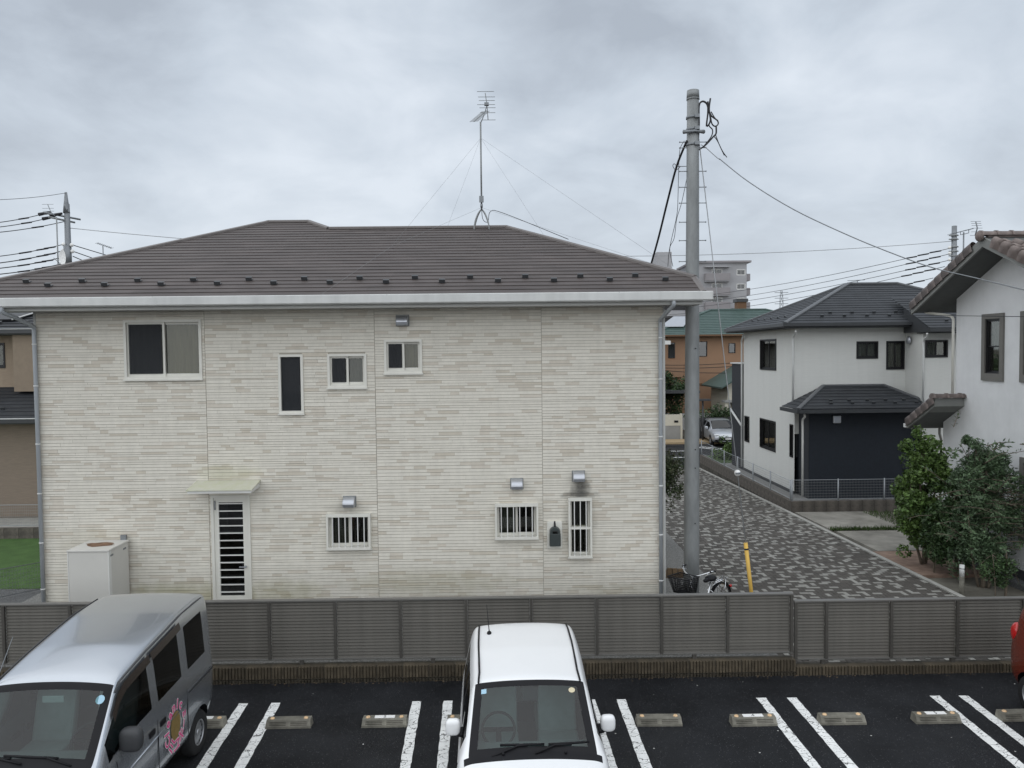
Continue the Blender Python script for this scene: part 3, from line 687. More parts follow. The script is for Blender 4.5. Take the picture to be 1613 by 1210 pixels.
def downpipe(H, x, dx, y=13.93, top=5.83, bot=.15, r=.036, m='pipe', bands=True, out=13.335):
    mb = MB(); pts = spline([(x+dx, out, top), (x+dx, out, top-.08), (x+dx*.6, out+(y-out)*.35, top-.16), (x, y-.05, top-.30), (x, y, top-.36), (x, y, top-.5)], 4)
    mb.tube(pts+[Vector((x, y, bot))], r, 12); P_ = mb.build('downpipe', m, H)
    if bands:
        for z in (5.2, 4.45, 3.4, 2.5, 1.6, .75):
            b = MB(); b.cyl((x, y, z-.012), (x, y, z+.012), r+.006, None, 12); b.box(x-.008, x+.008, y, y+.08, z-.01, z+.01); b.build('pipe_bracket', 'gutter', P_)
downpipe(H, -8.43, -.17); downpipe(H, 2.845, .11)
# windows
T = front(YW)
window(H, T, *HW[0], curtain=[(0, .46, 'lace'), (.5, 1., 'curtain')], screen=0, inside='interior_dim')
w_ = window(H, T, *HW[1], style='fix', gm='dark_pane'); mb = MB(T); mb.box(HW[1][0]+.045, HW[1][1]-.045, -.02, -.016, HW[1][2]+.045, HW[1][3]-.045); mb.build('insect_screen', 'screen', w_)
window(H, T, *HW[2], curtain=[(0, .5, 'lace'), (.52, 1, 'lace')], screen=0)
window(H, T, *HW[3], curtain=[(0, .5, 'lace'), (.5, 1, 'curtain')], screen=0)
for k, n in ((4, 6), (5, 6)):
    w_ = window(H, T, *HW[k], curtain=[(0, .5, 'lace')] if k == 4 else [(.0, .55, 'lace')], fw=.04); grille(w_, T, HW[k][0], HW[k][1], HW[k][2], HW[k][3], n)
w_ = window(H, T, *HW[6], style='hung', fw=.04); grille(w_, T, HW[6][0], HW[6][1], HW[6][2], HW[6][3], 3, True)
# back door with louvre bars
a, b, c, e = HW[7]; mb = MB(T); ring(mb, a, b, c, e, .05, -.06, .035); DF = mb.build('door', 'frame_cream', H)
mb = MB(T); ring(mb, a+.05, b-.05, c+.04, e-.05, .085, -.03, .012, .12); mb.build('door_leaf', 'frame_cream', DF)
mb = MB(T); mb.box(a+.13, b-.13, -.02, -.014, c+.15, e-.13); mb.build('pane', 'dark_pane', DF)
mb = MB(T); mb.box(a+.14, b-.14, -.5, -.45, c+.2, e-.1); mb.build('room_lining', 'interior', DF)
for i in range(16):
    z = c+.22+i*.136
    if z > e-.16: break
    mb = MB(T); mb.box(a+.13, b-.13, .0, .016, z, z+.019); mb.build('bar', 'frame_white', DF)
mb = MB(T); mb.cyl((b-.105, .012, 1.10), (b-.105, .05, 1.10), .02); mb.box(b-.21, b-.095, .045, .06, 1.09, 1.11); mb.build('handle', 'stainless', DF)
mb = MB(T); mb.box(a+.06, a+.085, .013, .03, 2.15, 2.32); mb.build('hinge', 'galv', DF)
mb = MB(T); mb.box(a-.15, b+.15, .0, .5, .12, .30); mb.build('door_step', 'slab', H)
# canopy over the door
mb = MB(); x0, x1 = -5.60, -4.48
mb.prism(((x0, 13.99, 2.66), (x0, 13.52, 2.575), (x0, 13.52, 2.535), (x0, 13.99, 2.56)), (x1-x0, 0, 0)); CN = mb.build('door_canopy', 'frame_white', H)
mb = MB(); mb.prism(((x0-.02, 14.0, 2.69), (x0-.02, 13.50, 2.598), (x0-.02, 13.50, 2.58), (x0-.02, 14.0, 2.665)), (x1-x0+.04, 0, 0)); mb.build('canopy_sheet', 'canopy_top', CN)
# ventilation hoods
def hood(x, z):
    mb = MB(); n = 8; w = .105
    prof = [(13.995, z+.09)] + [(13.97-.135*math.sin(t*math.pi/2/n), z-.03+.12*math.cos(t*math.pi/2/n)) for t in range(n+1)] + [(13.85, z-.085), (13.87, z-.09), (13.995, z-.09)]
    mb.prism([(x-w, y, zz) for y, zz in prof], (2*w, 0, 0)); o = mb.build('vent_hood', 'stainless', H, bevel=.012)
    b = MB(); b.box(x-w-.015, x+w+.015, 13.985, 13.996, z-.1, z+.105); b.build('flange', 'galv', o)
for x, z in ((-1.825, 5.56), (-2.845, 2.27), (.215, 2.56), (1.345, 2.685)): hood(x, z)
# electricity meter on its board
mb = MB(); mb.box(.76, 1.04, 13.955, 13.995, 1.36, 1.86); ME = mb.build('meter_box', 'frame_cream', H, bevel=.01)
mb = MB(); mb.box(.80, 1.0, 13.83, 13.955, 1.43, 1.66); mb.cyl((.90, 13.955, 1.68), (.90, 13.85, 1.68), .10, .092, 20); mb.build('meter', 'meter', ME, bevel=.008)
mb = MB(); mb.box(.855, .945, 13.843, 13.85, 1.66, 1.71); mb.build('meter_window', 'dark_pane', ME)
mb = MB(); mb.tube([(.9, 13.9, 1.77), (.9, 13.95, 1.82), (.9, 13.97, 1.86)], .018); mb.build('conduit', 'cable', ME)
# hot water tank cabinet on the gravel
TK = thing('water_heater_cabinet', 'tall cream metal water tank cabinet with rusty top against the house', 'cabinet', (-7.2, 13.56, .12))
mb = MB(); mb.box(-7.56, -6.86, 13.22, 13.93, .2, 1.60); mb.build('body', 'tank', TK, bevel=.012)
mb = MB(); mb.box(-7.575, -6.845, 13.205, 13.94, 1.60, 1.635); mb.build('lid', 'tank', TK, bevel=.008)
mb = MB(); pr = [( -7.2+.27*math.cos(t)*random.uniform(.75, 1.15), 13.6+.16*math.sin(t)*random.uniform(.7, 1.2), 1.637) for t in [i*.35 for i in range(18)]]; mb.face(pr); mb.build('rust_patch', 'rust', TK, recalc=False)
mb = MB(); mb.box(-7.0, -6.90, 13.92, 13.96, 1.63, 1.72); mb.build('wall_bracket', 'galv_dark', TK)
mb = MB(); mb.box(-7.565, -7.552, 13.213, 13.225, .2, 1.6); mb.box(-6.87, -6.855, 13.213, 13.3, .2, 1.6); mb.build('front_seam', 'frame_white', TK)
for y in (13.32, 13.78):
    mb = MB(); mb.box(-6.861, -6.853, y-.05, y+.05, 1.50, 1.53); mb.build('side_louvre', 'galv_dark', TK)
for x in (-7.5, -6.93):
    mb = MB(); mb.box(x-.04, x+.04, 13.3, 13.85, .1, .2); mb.build('leg', 'galv', TK)
# television aerial on the ridge
AN = thing('roof_aerial', 'tall television aerial mast with guy wires on the brown roof ridge', 'aerial', (-.46, 17.5, 7.78))
ax, ay, az = -.46, 17.5, 7.79
mb = MB(); mb.cyl((ax, ay, az+.42), (ax, ay, az+2.36), .019, None, 8); mb.build('mast', 'galv', AN)
for sx in (-1, 1):
    for sy in (-1, 1):
        mb = MB(); mb.tube(spline([(ax, ay, az+.42), (ax+sx*.08, ay+sy*.08, az+.30), (ax+sx*.15, ay+sy*.16, az+.1), (ax+sx*.17, ay+sy*.2, az-.09)], 3), .014, 6); mb.build('leg', 'galv', AN)
mb = MB(); mb.box(ax-.05, ax+.05, ay-.06, ay-.02, az+.56, az+.70); mb.build('booster_box', 'galv_dark', AN)
mb = MB(); mb.cyl((ax, ay-.02, az+.45), (ax, ay-.02, az+.53), .028, None, 8); mb.build('clamp', 'galv_dark', AN)
# vhf array: boom leaning upright with long elements, uhf yagi below it
mb = MB(); mb.tube([(ax+.17, ay, az+2.40), (ax+.15, ay, az+2.73), (ax+.11, ay+.1, az+3.03)], .010, 6); VB = mb.build('boom', 'galv', AN)
for z, dx, w in ((3.03, .12, .19), (2.91, .14, .19), (2.83, .145, .18), (2.74, .13, .20), (2.67, .16, .18), (2.56, .165, .17), (2.40, .17, .17)):
    mb = MB(); mb.cyl((ax+dx-w, ay, az+z), (ax+dx+w, ay, az+z), .006, None, 6); mb.build('element', 'galv', VB)
mb = MB(); mb.box(ax+.09, ax+.19, ay-.04, ay+.04, az+2.72, az+2.78); mb.build('dipole_box', 'galv_dark', AN)
p0, p1 = Vector((ax-.13, ay-.5, az+2.22)), Vector((ax+.13, ay+.3, az+2.70)); mb = MB(); mb.tube([p0, p1], .010, 6); UB = mb.build('boom', 'galv', AN)
for i in range(14):
    p = p0.lerp(p1, i/14); mb = MB(); mb.cyl(p-Vector((.095, -.02, 0)), p+Vector((.095, -.02, 0)), .0045, None, 5); mb.build('element', 'galv', UB)
mb = MB(); mb.tube([(ax, ay, az+2.32), (ax+.06, ay, az+2.46), (ax+.15, ay, az+2.72)], .010, 6); mb.build('strut', 'galv_dark', AN)
gz = az+2.0; kn = at(617, 388, 16.0); gw = .0021
for a, b in (((ax, ay, gz), kn), ((ax, ay, az+.45), kn), (kn, at(506, 464, 13.42)), ((ax, ay, gz), (3.2, 14.5, rz(14.5)+.05)), ((ax, ay, az+.45), (3.0, 14.6, rz(14.6)+.05)), ((ax, ay, gz), (-1.9, 19.6, 6.85)), ((ax, ay, gz), (1.6, 18.9, 6.9))):
    mb = MB(); mb.cyl(a, b, gw, None, 4); mb.build('guy_wire', 'wire_grey', AN)
mb = MB(); mb.tube(spline([(ax, ay-.03, az+.62), (ax+.02, ay-.05, az+.2), (ax+.14, ay-.05, az+.12), (ax+.2, ay-.05, az+.35), (ax+.5, ay-.2, az+.28), (1.4, 16.4, rz(16.4)+.05)], 5), .007, 5); mb.build('coax_lead', 'cable', AN)

# ------------------------------------------------------------------ slatted fence on the block wall
def slat_fence(label, x0, xs, xe, ztop, zbot, n, first_leg):
    F_ = thing('slat_fence', label, 'fence', ((x0+xe)/2, 11.7, zbot))
    xs = [x for x in xs]
    mb = MB(); mb.box(x0, xe, 11.655, 11.745, ztop-.028, ztop); mb.build('top_rail', 'fence_rail', F_, bevel=.004)
    mb = MB(); mb.box(x0, xe, 11.665, 11.735, zbot-.008, zbot+.02); mb.build('bottom_rail', 'fence_rail', F_, bevel=.004)
    for x in xs:
        mb = MB(); mb.box(x-.021, x+.021, 11.652, 11.69, zbot+.018, ztop-.028); mb.build('post', 'fence_post', F_)
    pitch = (ztop-.03-zbot-.02)/n; s0 = None
    for a, b in zip(xs, xs[1:]):
        ln = b-a-.05
        for i in range(n):
            z = zbot+.02+pitch*i
            if s0 is None or abs(ln-s0[1]) > .004:
                mb = MB(); y = 11.70; h = pitch-.002
                mb.prism(((0, y-.026, 0), (0, y-.022, .004), (0, y-.002, h), (0, y+.004, h), (0, y+.004, 0)), (ln, 0, 0))
                me = mb.build('slat', 'fence_slat', F_); me.location = (a+.025, 0, z); s0 = (me, ln)
            else:
                c = link('slat', s0[0].data, F_); c.location = (a+.025, 0, z)
    x = first_leg
    while x < xe:
        mb = MB(); mb.box(x-.03, x+.03, 11.67, 11.73, zbot-.13, zbot-.004); mb.build('leg', 'fence_post', F_); x += 2.02
px = [-8.68+1.0085*i for i in range(13)] + [4.40]
px = [-8.69, -7.68, -6.67, -5.66] + [-4.65, -3.64, -2.63, -1.63, -.62, .38, 1.39, 2.39, 3.41, 4.40]
slat_fence('taller long stretch of dark grey slatted fence in front of the house', -8.72, px, 4.425, 1.205, .275, 18, -7.2)
slat_fence('lower short stretch of dark grey slatted fence in front of the lane', 4.445, [4.465, 4.94, 5.95, 6.98, 8.01, 9.03, 10.04], 10.07, 1.085, .16, 18, 4.9)
# ribbed concrete block wall
def rib_block(w, h, seed):
    r = random.Random(seed); mb = MB(); n = 8; d = .12
    mb.box(.004, w-.004, .012, d, .003, h-.003)
    for i in range(n):
        a, b = .006+i*(w-.012)/n, .006+(i+1)*(w-.012)/n; g = .005; y = -.004-r.uniform(0, .012); y2 = -.004-r.uniform(0, .012); zm = h*r.uniform(.35, .65)
        v = [mb.pt(p) for p in ((a+g, .012, .004), (b-g, .012, .004), (b-g-.004, y, .008), (a+g+.004, y, .008), (b-g-.003, y2, zm), (a+g+.003, y2, zm), (b-g-.004, y, h-.008), (a+g+.004, y, h-.008), (b-g, .012, h-.004), (a+g, .012, h-.004))]
        for f in ((0, 1, 2, 3), (3, 2, 4, 5), (5, 4, 6, 7), (7, 6, 8, 9), (0, 3, 5, 7, 9), (1, 8, 6, 4, 2)): mb.idx([v[k] for k in f])
    return mb
def block_wall(label, x0, x1, top, rows):
    B_ = thing('block_wall', label, 'wall', ((x0+x1)/2, 11.64, ZP))
    mb = MB(); mb.box(x0, x1, 11.60, 11.76, -.2, top-.004); mb.build('wall_core', 'mossy', B_)
    cache = {}
    for (za, zb) in rows:
        x = x0; k = 0
        while x < x1-.02:
            w = min(.4, x1-x); key = (round(w, 2), round(zb-za, 2), k % 3)
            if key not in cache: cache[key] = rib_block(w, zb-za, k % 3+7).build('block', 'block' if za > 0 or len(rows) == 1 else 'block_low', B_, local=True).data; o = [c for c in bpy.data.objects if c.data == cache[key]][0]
            else: o = link('block', cache[key], B_)
            o.location = Vector((x, 11.585, za))-ORG[B_]; x += .4; k += 1
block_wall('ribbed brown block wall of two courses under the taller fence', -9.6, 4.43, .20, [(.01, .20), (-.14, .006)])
block_wall('single course of ribbed brown blocks under the lower fence', 4.44, 10.4, .085, [(-.12, .085)])
mb = MB()
for k in range(900):
    x = random.uniform(-9.5, 10.2); y = 11.585-abs(random.gauss(0, .045)); s_ = random.uniform(.006, .02)
    a = random.uniform(0, 3.1); z = ZP+.006+random.random()*.004
    mb.face(((x-s_*math.cos(a), y-s_*.6*math.sin(a), z), (x+s_*.5, y-s_*.4, z), (x+s_*math.cos(a), y+s_*.5*math.sin(a), z+.006)), random.randint(0, 1))
mb.build('leaf_litter', ['wood', 'mossy'], None, recalc=False, kind='stuff', label='fallen leaves and dirt along the foot of the block wall', cat='litter')

# ------------------------------------------------------------------ wheel stops
def wheel_stop(x, y, label, num=None, rz_=0.):
    S_ = thing('wheel_stop', label, 'wheel stop', (x, y, ZP), 'concrete wheel stops in the bays', rz_)
    h = .105; mb = MB(); sec = [(-.085, 0), (-.085, .03), (-.045, h-.006), (-.038, h), (.06, h), (.066, h-.006), (.075, 0)]
    a = [mb.pt((-.305+(.0 if z < .02 else .012*z/h), yy, z)) for yy, z in sec]; b = [mb.pt((.305-(.0 if z < .02 else .012*z/h), yy, z)) for yy, z in sec]
    mb.idx(a); mb.idx(b[::-1])
    for i in range(len(sec)): mb.idx((a[i], b[i], b[(i+1) % len(sec)], a[(i+1) % len(sec)]))
    mb.build('body', 'stop_conc', S_, local=True)
    for s_ in (-1, 1):
        for i in range(3):
            z = .045+i*.017; yy = -.085+(z-.03)*.04/(h-.036); m = MB(); m.box(min(s_*.03, s_*.25), max(s_*.03, s_*.25), yy-.004, yy+.01, z-.003, z+.003); m.build('groove', 'mossy', S_, local=True)
        m = MB(); m.cyl((s_*.225, .0, h-.002), (s_*.225, .0, h+.012), .034, .024, 12); m.build('reflector', 'reflector', S_, local=True)
    if num:
        m = MB(); m.box(-.135, .135, -.03, .045, h, h+.004); pl = m.build('number_plate', 'plate_white', S_, local=True)
        text_mesh(num, .085, 'ink', pl, Matrix.Translation((0, .006, h+.0046)), 'numeral')
for x, y, nm, lb, rz_ in ((-4.13, 10.27, '1', 'wheel stop half hidden by the rear wheel of the grey van', 0), (-2.95, 10.23, None, 'dark stained wheel stop without plate overlapping a bay line', .01),
        (-1.66, 10.22, '2', 'wheel stop with white plate in the bay between van and white car', 0), (2.03, 10.13, None, 'wheel stop without plate, first beside the white car', -.02), (3.29, 10.09, '4', 'wheel stop with white plate in the empty bay next to the white car', .01),
        (4.48, 10.09, None, 'wheel stop without plate in the bay next to the red car', -.01), (5.75, 10.08, '5', 'white-plated wheel stop in the bay next to the red car', 0), (6.92, 10.11, None, 'wheel stop in front of the red car', .01), (-5.35, 10.28, None, 'wheel stop hidden behind the grey van', 0), (-.52, 10.2, None, 'wheel stop behind the white car on the antenna side', 0), (.8, 10.2, '3', 'wheel stop with white plate behind the white car', 0)):
    wheel_stop(x, y, lb, nm, rz_)

# ------------------------------------------------------------------ steel pole, guy and cables
PX, PY = 3.54, 14.5
PO = thing('steel_pole', 'tall plain galvanised steel pole with climbing bolts at the house corner', 'pole', (PX, PY, lane_z(PY)))
lean = lambda z: PX+.045*(z/9.8)
mb = MB(); mb.tube([(lean(z), PY, z) for z in (-.3, 1.2, 2.5, 4, 5.5, 7, 8.5, 9.75)], [.147, .144, .140, .135, .129, .122, .115, .109], 28); mb.build('shaft', 'galv', PO)
mb = MB(); mb.cyl((lean(9.62), PY, 9.66), (lean(9.8), PY, 9.80), .118, .112, 28); mb.cyl((lean(9.62), PY, 9.63), (lean(9.62), PY, 9.655), .120, None, 28); mb.build('pole_cap', 'galv', PO)
for z in (9.30, 9.08, 8.80): 
    mb = MB(); mb.cyl((lean(z), PY, z-.02), (lean(z), PY, z+.02), .128, None, 24); mb.box(lean(z)+.0, lean(z)+.09, PY-.16, PY-.1, z-.03, z+.03); mb.build('strap', 'galv_dark', PO)
mb = MB(); mb.tube([(lean(9)-.19, PY-.05, 9.03), (lean(9)-.12, PY-.1, 9.02), (lean(9), PY-.14, 9.02), (lean(9)+.12, PY-.1, 9.02), (lean(9)+.19, PY-.05, 9.03)], [.04, .032, .03, .032, .04], 8); mb.build('cable_bracket', 'galv_dark', PO)
for py in (224, 233, 270, 295, 320, 350, 379, 412):
    z = at(1090, py, PY).z
    for s_ in (-1, 1):
        mb = MB(); mb.cyl((lean(z)+s_*.10, PY, z), (lean(z)+s_*.25, PY, z), .008, None, 6); mb.cyl((lean(z)+s_*.245, PY, z), (lean(z)+s_*.255, PY, z), .015, None, 6); mb.build('step_bolt', 'galv_dark', PO)
for z in (5.0, 3.1, 2.75, 1.7):
    mb = MB(); mb.cyl((lean(z)+.03, PY-.1, z), (lean(z)+.03, PY-.155, z), .012, None, 6); mb.build('bolt_hole', 'cable', PO)
# spare coil lashed to the pole top
cp = lambda x, y: at(x, y, PY-.05)
CO = thing('cable_coil', 'tangle of spare black cable looped beside the pole top', 'cable', cp(1118, 200))
for pts, r in (([(1098, 240), (1101, 200), (1101, 168), (1106, 160), (1113, 163), (1116, 172)], .018), ([(1119, 155), (1117, 172), (1119, 190), (1113, 199), (1115, 178), (1115, 160)], .016),
        ([(1116, 172), (1121, 183), (1130, 190), (1131, 196), (1126, 199), (1121, 194), (1119, 180)], .013), ([(1128, 198), (1128, 210), (1124, 215), (1112, 228), (1101, 236)], .016), ([(1120, 190), (1117, 198), (1122, 204), (1122, 211), (1118, 219), (1108, 231)], .011),
        ([(1124, 214), (1130, 222), (1138, 238), (1145, 248)], .008), ([(1127, 212), (1133, 228), (1141, 245)], .008), ([(1120, 176), (1126, 186), (1131, 190)], .01)):
    mb = MB(); mb.tube(spline([cp(*p) for p in pts], 5), r, 6); mb.build('loop', 'cable', CO)
mb = MB(); mb.tube(spline([cp(1104, 228), cp(1112, 233), cp(1122, 242), cp(1130, 249), cp(1135, 252)], 4), .007, 5); mb.build('tail', 'wire_grey', CO)
wire('service_cable', 'grey cable sagging from the steel pole to the plaster house gable', spline([cp(1133, 250), at(1180, 287, 14.0), at(1250, 330, 13.5), at(1330, 368, 13.0), at(1400, 397, 12.5), at(1470, 422, 12.0), at(1545, 440, 11.5), at(1700, 478, 10.5)], 5), .009, 'galv_dark')
wire('drop_cable', 'thick black cable dropping from the pole behind the house roof', spline([cp(1082, 222), at(1066, 262, 15), at(1052, 315, 15.6), at(1038, 372, 16.2), at(1026, 415, 16.8), at(1016, 450, 17.2)], 5), .022)
for k, pts in enumerate(([(1082, 262), (1068, 262), (1062, 258), (1060, 262), (1065, 268), (1072, 262)], [(1078, 222), (1071, 236), (1069, 270), (1068, 310), (1066, 340), (1055, 390), (1052, 420)], [(1083, 275), (1074, 318), (1066, 345), (1062, 375), (1055, 392), (1060, 420)])):
    wire('thin_cable', ['small loose loop of thin cable left of the pole', 'thin cable hanging straight beside the black drop cable', 'thin forked cable clipped to the black drop cable'][k], spline([at(x, y, 14.55+.6*k) for x, y in pts], 5), .006)
GW = thing('guy_wire', 'slanting guy wire with white insulator and yellow guard beside the pole', 'guy wire', (4.56, 13.85, lane_z(13.85)))
g0, g1 = Vector((lean(8.8)+.1, PY-.05, 8.9)), Vector((4.56, 13.85, -.15)); ins = g0.lerp(g1, (8.9-2.70)/(8.9+.15))
mb = MB(); mb.cyl(g0, g1, .009, None, 6); mb.build('strand', 'wire_grey', GW)
d_ = (g1-g0).normalized(); mb = MB(); mb.ball(ins, .06, 12, 8); mb.build('insulator', 'ins_white', GW)
mb = MB(); mb.cyl(ins-d_*.015-Vector((0, .02, 0)), ins+d_*.015-Vector((0, .02, 0)), .052, None, 12); mb.build('insulator_groove', 'galv_dark', GW)
yt = g0.lerp(g1, (8.9-1.42)/(8.9+.15)); mb = MB(); mb.cyl(yt, g1, .038, .034, 12); YG = mb.build('guard_tube', 'yellow', GW)
mb = MB(); mb.cyl(yt+d_*.10, yt+d_*.13, .040, None, 12); mb.build('band', 'cable', YG)

# ------------------------------------------------------------------ bicycle leaning by the pole
def bicycle(loc, ang):
    B_ = thing('bicycle', 'city bicycle with black front basket and rear rack at the pole foot', 'bicycle', loc, None, ang)
    K = dict(local=True)                       # local +x is the front, wheels touch z = 0
    for x, nm in ((.54, 'front_wheel'), (-.54, 'rear_wheel')):
        m = MB(); m.torus((x, 0, .33), (0, 1, 0), .315, .017, 36, 8); Wh = m.build(nm, 'tyre', B_, **K)
        m = MB(); m.torus((x, 0, .33), (0, 1, 0), .295, .009, 36, 6); m.build('rim', 'bike_chrome', Wh, **K)
        m = MB(); m.cyl((x, -.04, .33), (x, .04, .33), .018); m.build('hub', 'bike_chrome', Wh, **K)
        for i in range(18):
            t = i*math.pi/9; m = MB(); m.cyl((x, .02*(-1)**i, .33), (x+.29*math.cos(t), 0, .33+.29*math.sin(t)), .0018, None, 4); m.build('spoke', 'bike_chrome', Wh, **K)
        m = MB(); n = 14; a0, a1 = ((.35, 2.5) if x > 0 else (.5, 2.9)); m_ = [(x+.355*math.cos(a0+(a1-a0)*i/n), .33+.355*math.sin(a0+(a1-a0)*i/n)) for i in range(n+1)]
        for p, q_ in zip(m_, m_[1:]):
            m.face(((p[0], -.028, p[1]-.006), (p[0], .028, p[1]-.006), (q_[0], .028, q_[1]-.006), (q_[0], -.028, q_[1]-.006))); m.face(((p[0], -.014, p[1]+.004), (p[0], .014, p[1]+.004), (q_[0], .014, q_[1]+.004), (q_[0], -.014, q_[1]+.004)))
        m.build('mudguard', 'trim_black', B_, recalc=False, **K)
    m = MB(); m.tube(spline([(.40, 0, .80), (.2, 0, .5), (-.05, 0, .33), (-.08, 0, .30)], 4), .02, 8); m.tube([(-.08, 0, .30), (-.22, 0, .74)], .016, 8); m.tube([(-.08, .03, .30), (-.54, .06, .33)], .010, 6); m.tube([(-.08, -.03, .30), (-.54, -.06, .33)], .010, 6)
    m.tube([(-.18, .03, .6), (-.54, .06, .33)], .009, 6); m.tube([(-.18, -.03, .6), (-.54, -.06, .33)], .009, 6); m.build('frame', 'bike_chrome', B_, **K)
    m = MB(); m.tube([(.35, 0, .95), (.43, 0, .68)], .017, 8); m.tube(spline([(.43, .0, .70), (.45, .05, .62), (.54, .055, .33)], 4), .011, 6); m.tube(spline([(.43, .0, .70), (.45, -.05, .62), (.54, -.055, .33)], 4), .011, 6); m.build('fork', 'bike_chrome', B_, **K)
    m = MB(); m.tube(spline([(.13, .29, 1.05), (.2, .28, 1.06), (.33, .17, 1.01), (.37, .05, .97), (.37, -.05, .97), (.33, -.17, 1.01), (.2, -.28, 1.06), (.13, -.29, 1.05)], 5), .011, 8); HB = m.build('handlebar', 'bike_chrome', B_, **K)
    for s_ in (-1, 1):
        m = MB(); m.cyl((.23, s_*.27, 1.055), (.10, s_*.295, 1.05), .017, None, 8); m.build('grip', 'trim_black', HB, **K)
        m = MB(); m.tube([(.27, s_*.25, 1.03), (.18, s_*.24, 1.0), (.12, s_*.25, 1.0)], .006, 5); m.build('brake_lever', 'bike_chrome', HB, **K)
    m = MB()
    L1 = [(.46, -.15, .72), (.46, .15, .72), (.72, .13, .74), (.72, -.13, .74)]; L2 = [(.43, -.19, 1.0), (.43, .19, 1.0), (.82, .18, 1.02), (.82, -.18, 1.02)]
    m.idx([m.pt(p) for p in L1])
    def lerp(a, b, t): return tuple(a[i]+(b[i]-a[i])*t for i in range(3))
    for i in range(4):
        a, b, c, e = L1[i], L1[(i+1) % 4], L2[(i+1) % 4], L2[i]
        for k in range(15): t = k/14; m.cyl(lerp(a, b, t), lerp(e, c, t), .0045, None, 4)
        for k in range(9): t = k/8; m.cyl(lerp(a, e, t), lerp(b, c, t), .0045, None, 4)
        m.cyl(e, c, .010, None, 6)
    m.build('basket', 'trim_black', B_, **K)
    m = MB(); m.ball((-.24, 0, .80), .13, 12, 8, 0, (1.0, .75, .38)); m.ball((-.10, 0, .79), .08, 10, 6, 0, (1.2, .5, .45)); m.build('saddle', 'trim_black', B_, **K)
    m = MB()
    for y in (-.07, -.025, .025, .07): m.cyl((-.30, y, .715), (-.74, y, .73), .008, None, 6)
    for x in (-.32, -.5, -.72): m.cyl((x, -.075, .718), (x, .075, .718), .007, None, 6)
    for s_ in (-1, 1): m.cyl((-.62, s_*.07, .72), (-.55, s_*.07, .34), .007, None, 6); m.cyl((-.30, s_*.07, .715), (-.2, s_*.02, .66), .007, None, 6)
    m.build('rear_rack', 'bike_chrome', B_, **K)
    m = MB(); m.ball((-.90, 0, .52), .03, 8, 6); m.build('rear_reflector', 'lamp_red', B_, **K)
    m = MB(); m.box(-.08, .30, .035, .05, .27, .36); m.build('chain_guard', 'trim_black', B_, **K)
    m = MB(); m.cyl((-.08, -.09, .30), (-.08, .09, .30), .012); m.box(-.085, -.07, .085, .1, .13, .30); m.box(-.13, -.03, .1, .19, .12, .14); m.box(-.085, -.07, -.1, -.085, .30, .47); m.box(-.13, -.03, -.19, -.1, .46, .48); m.build('crank', 'galv_dark', B_, **K)
    m = MB(); m.tube([(-.5, .08, .3), (-.62, .22, .005)], .009, 6); m.tube([(-.5, -.08, .3), (-.62, -.22, .005)], .009, 6); m.build('stand', 'bike_chrome', B_, **K)
    return B_
bicycle((3.46, 13.30, .12), R_(180+43))

# timber edging behind the pole foot
TE = thing('timber_edging', 'row of short brown upright timber boards edging the bed behind the pole', 'edging', (3.35, 16.2, 0))
for i in range(9):
    x = 2.98+i*.115; mb = MB(); mb.box(x, x+.10, 16.18, 16.24+random.uniform(-.01, .01), -.2, .33+random.uniform(-.03, .02)); mb.build('board', 'wood', TE)

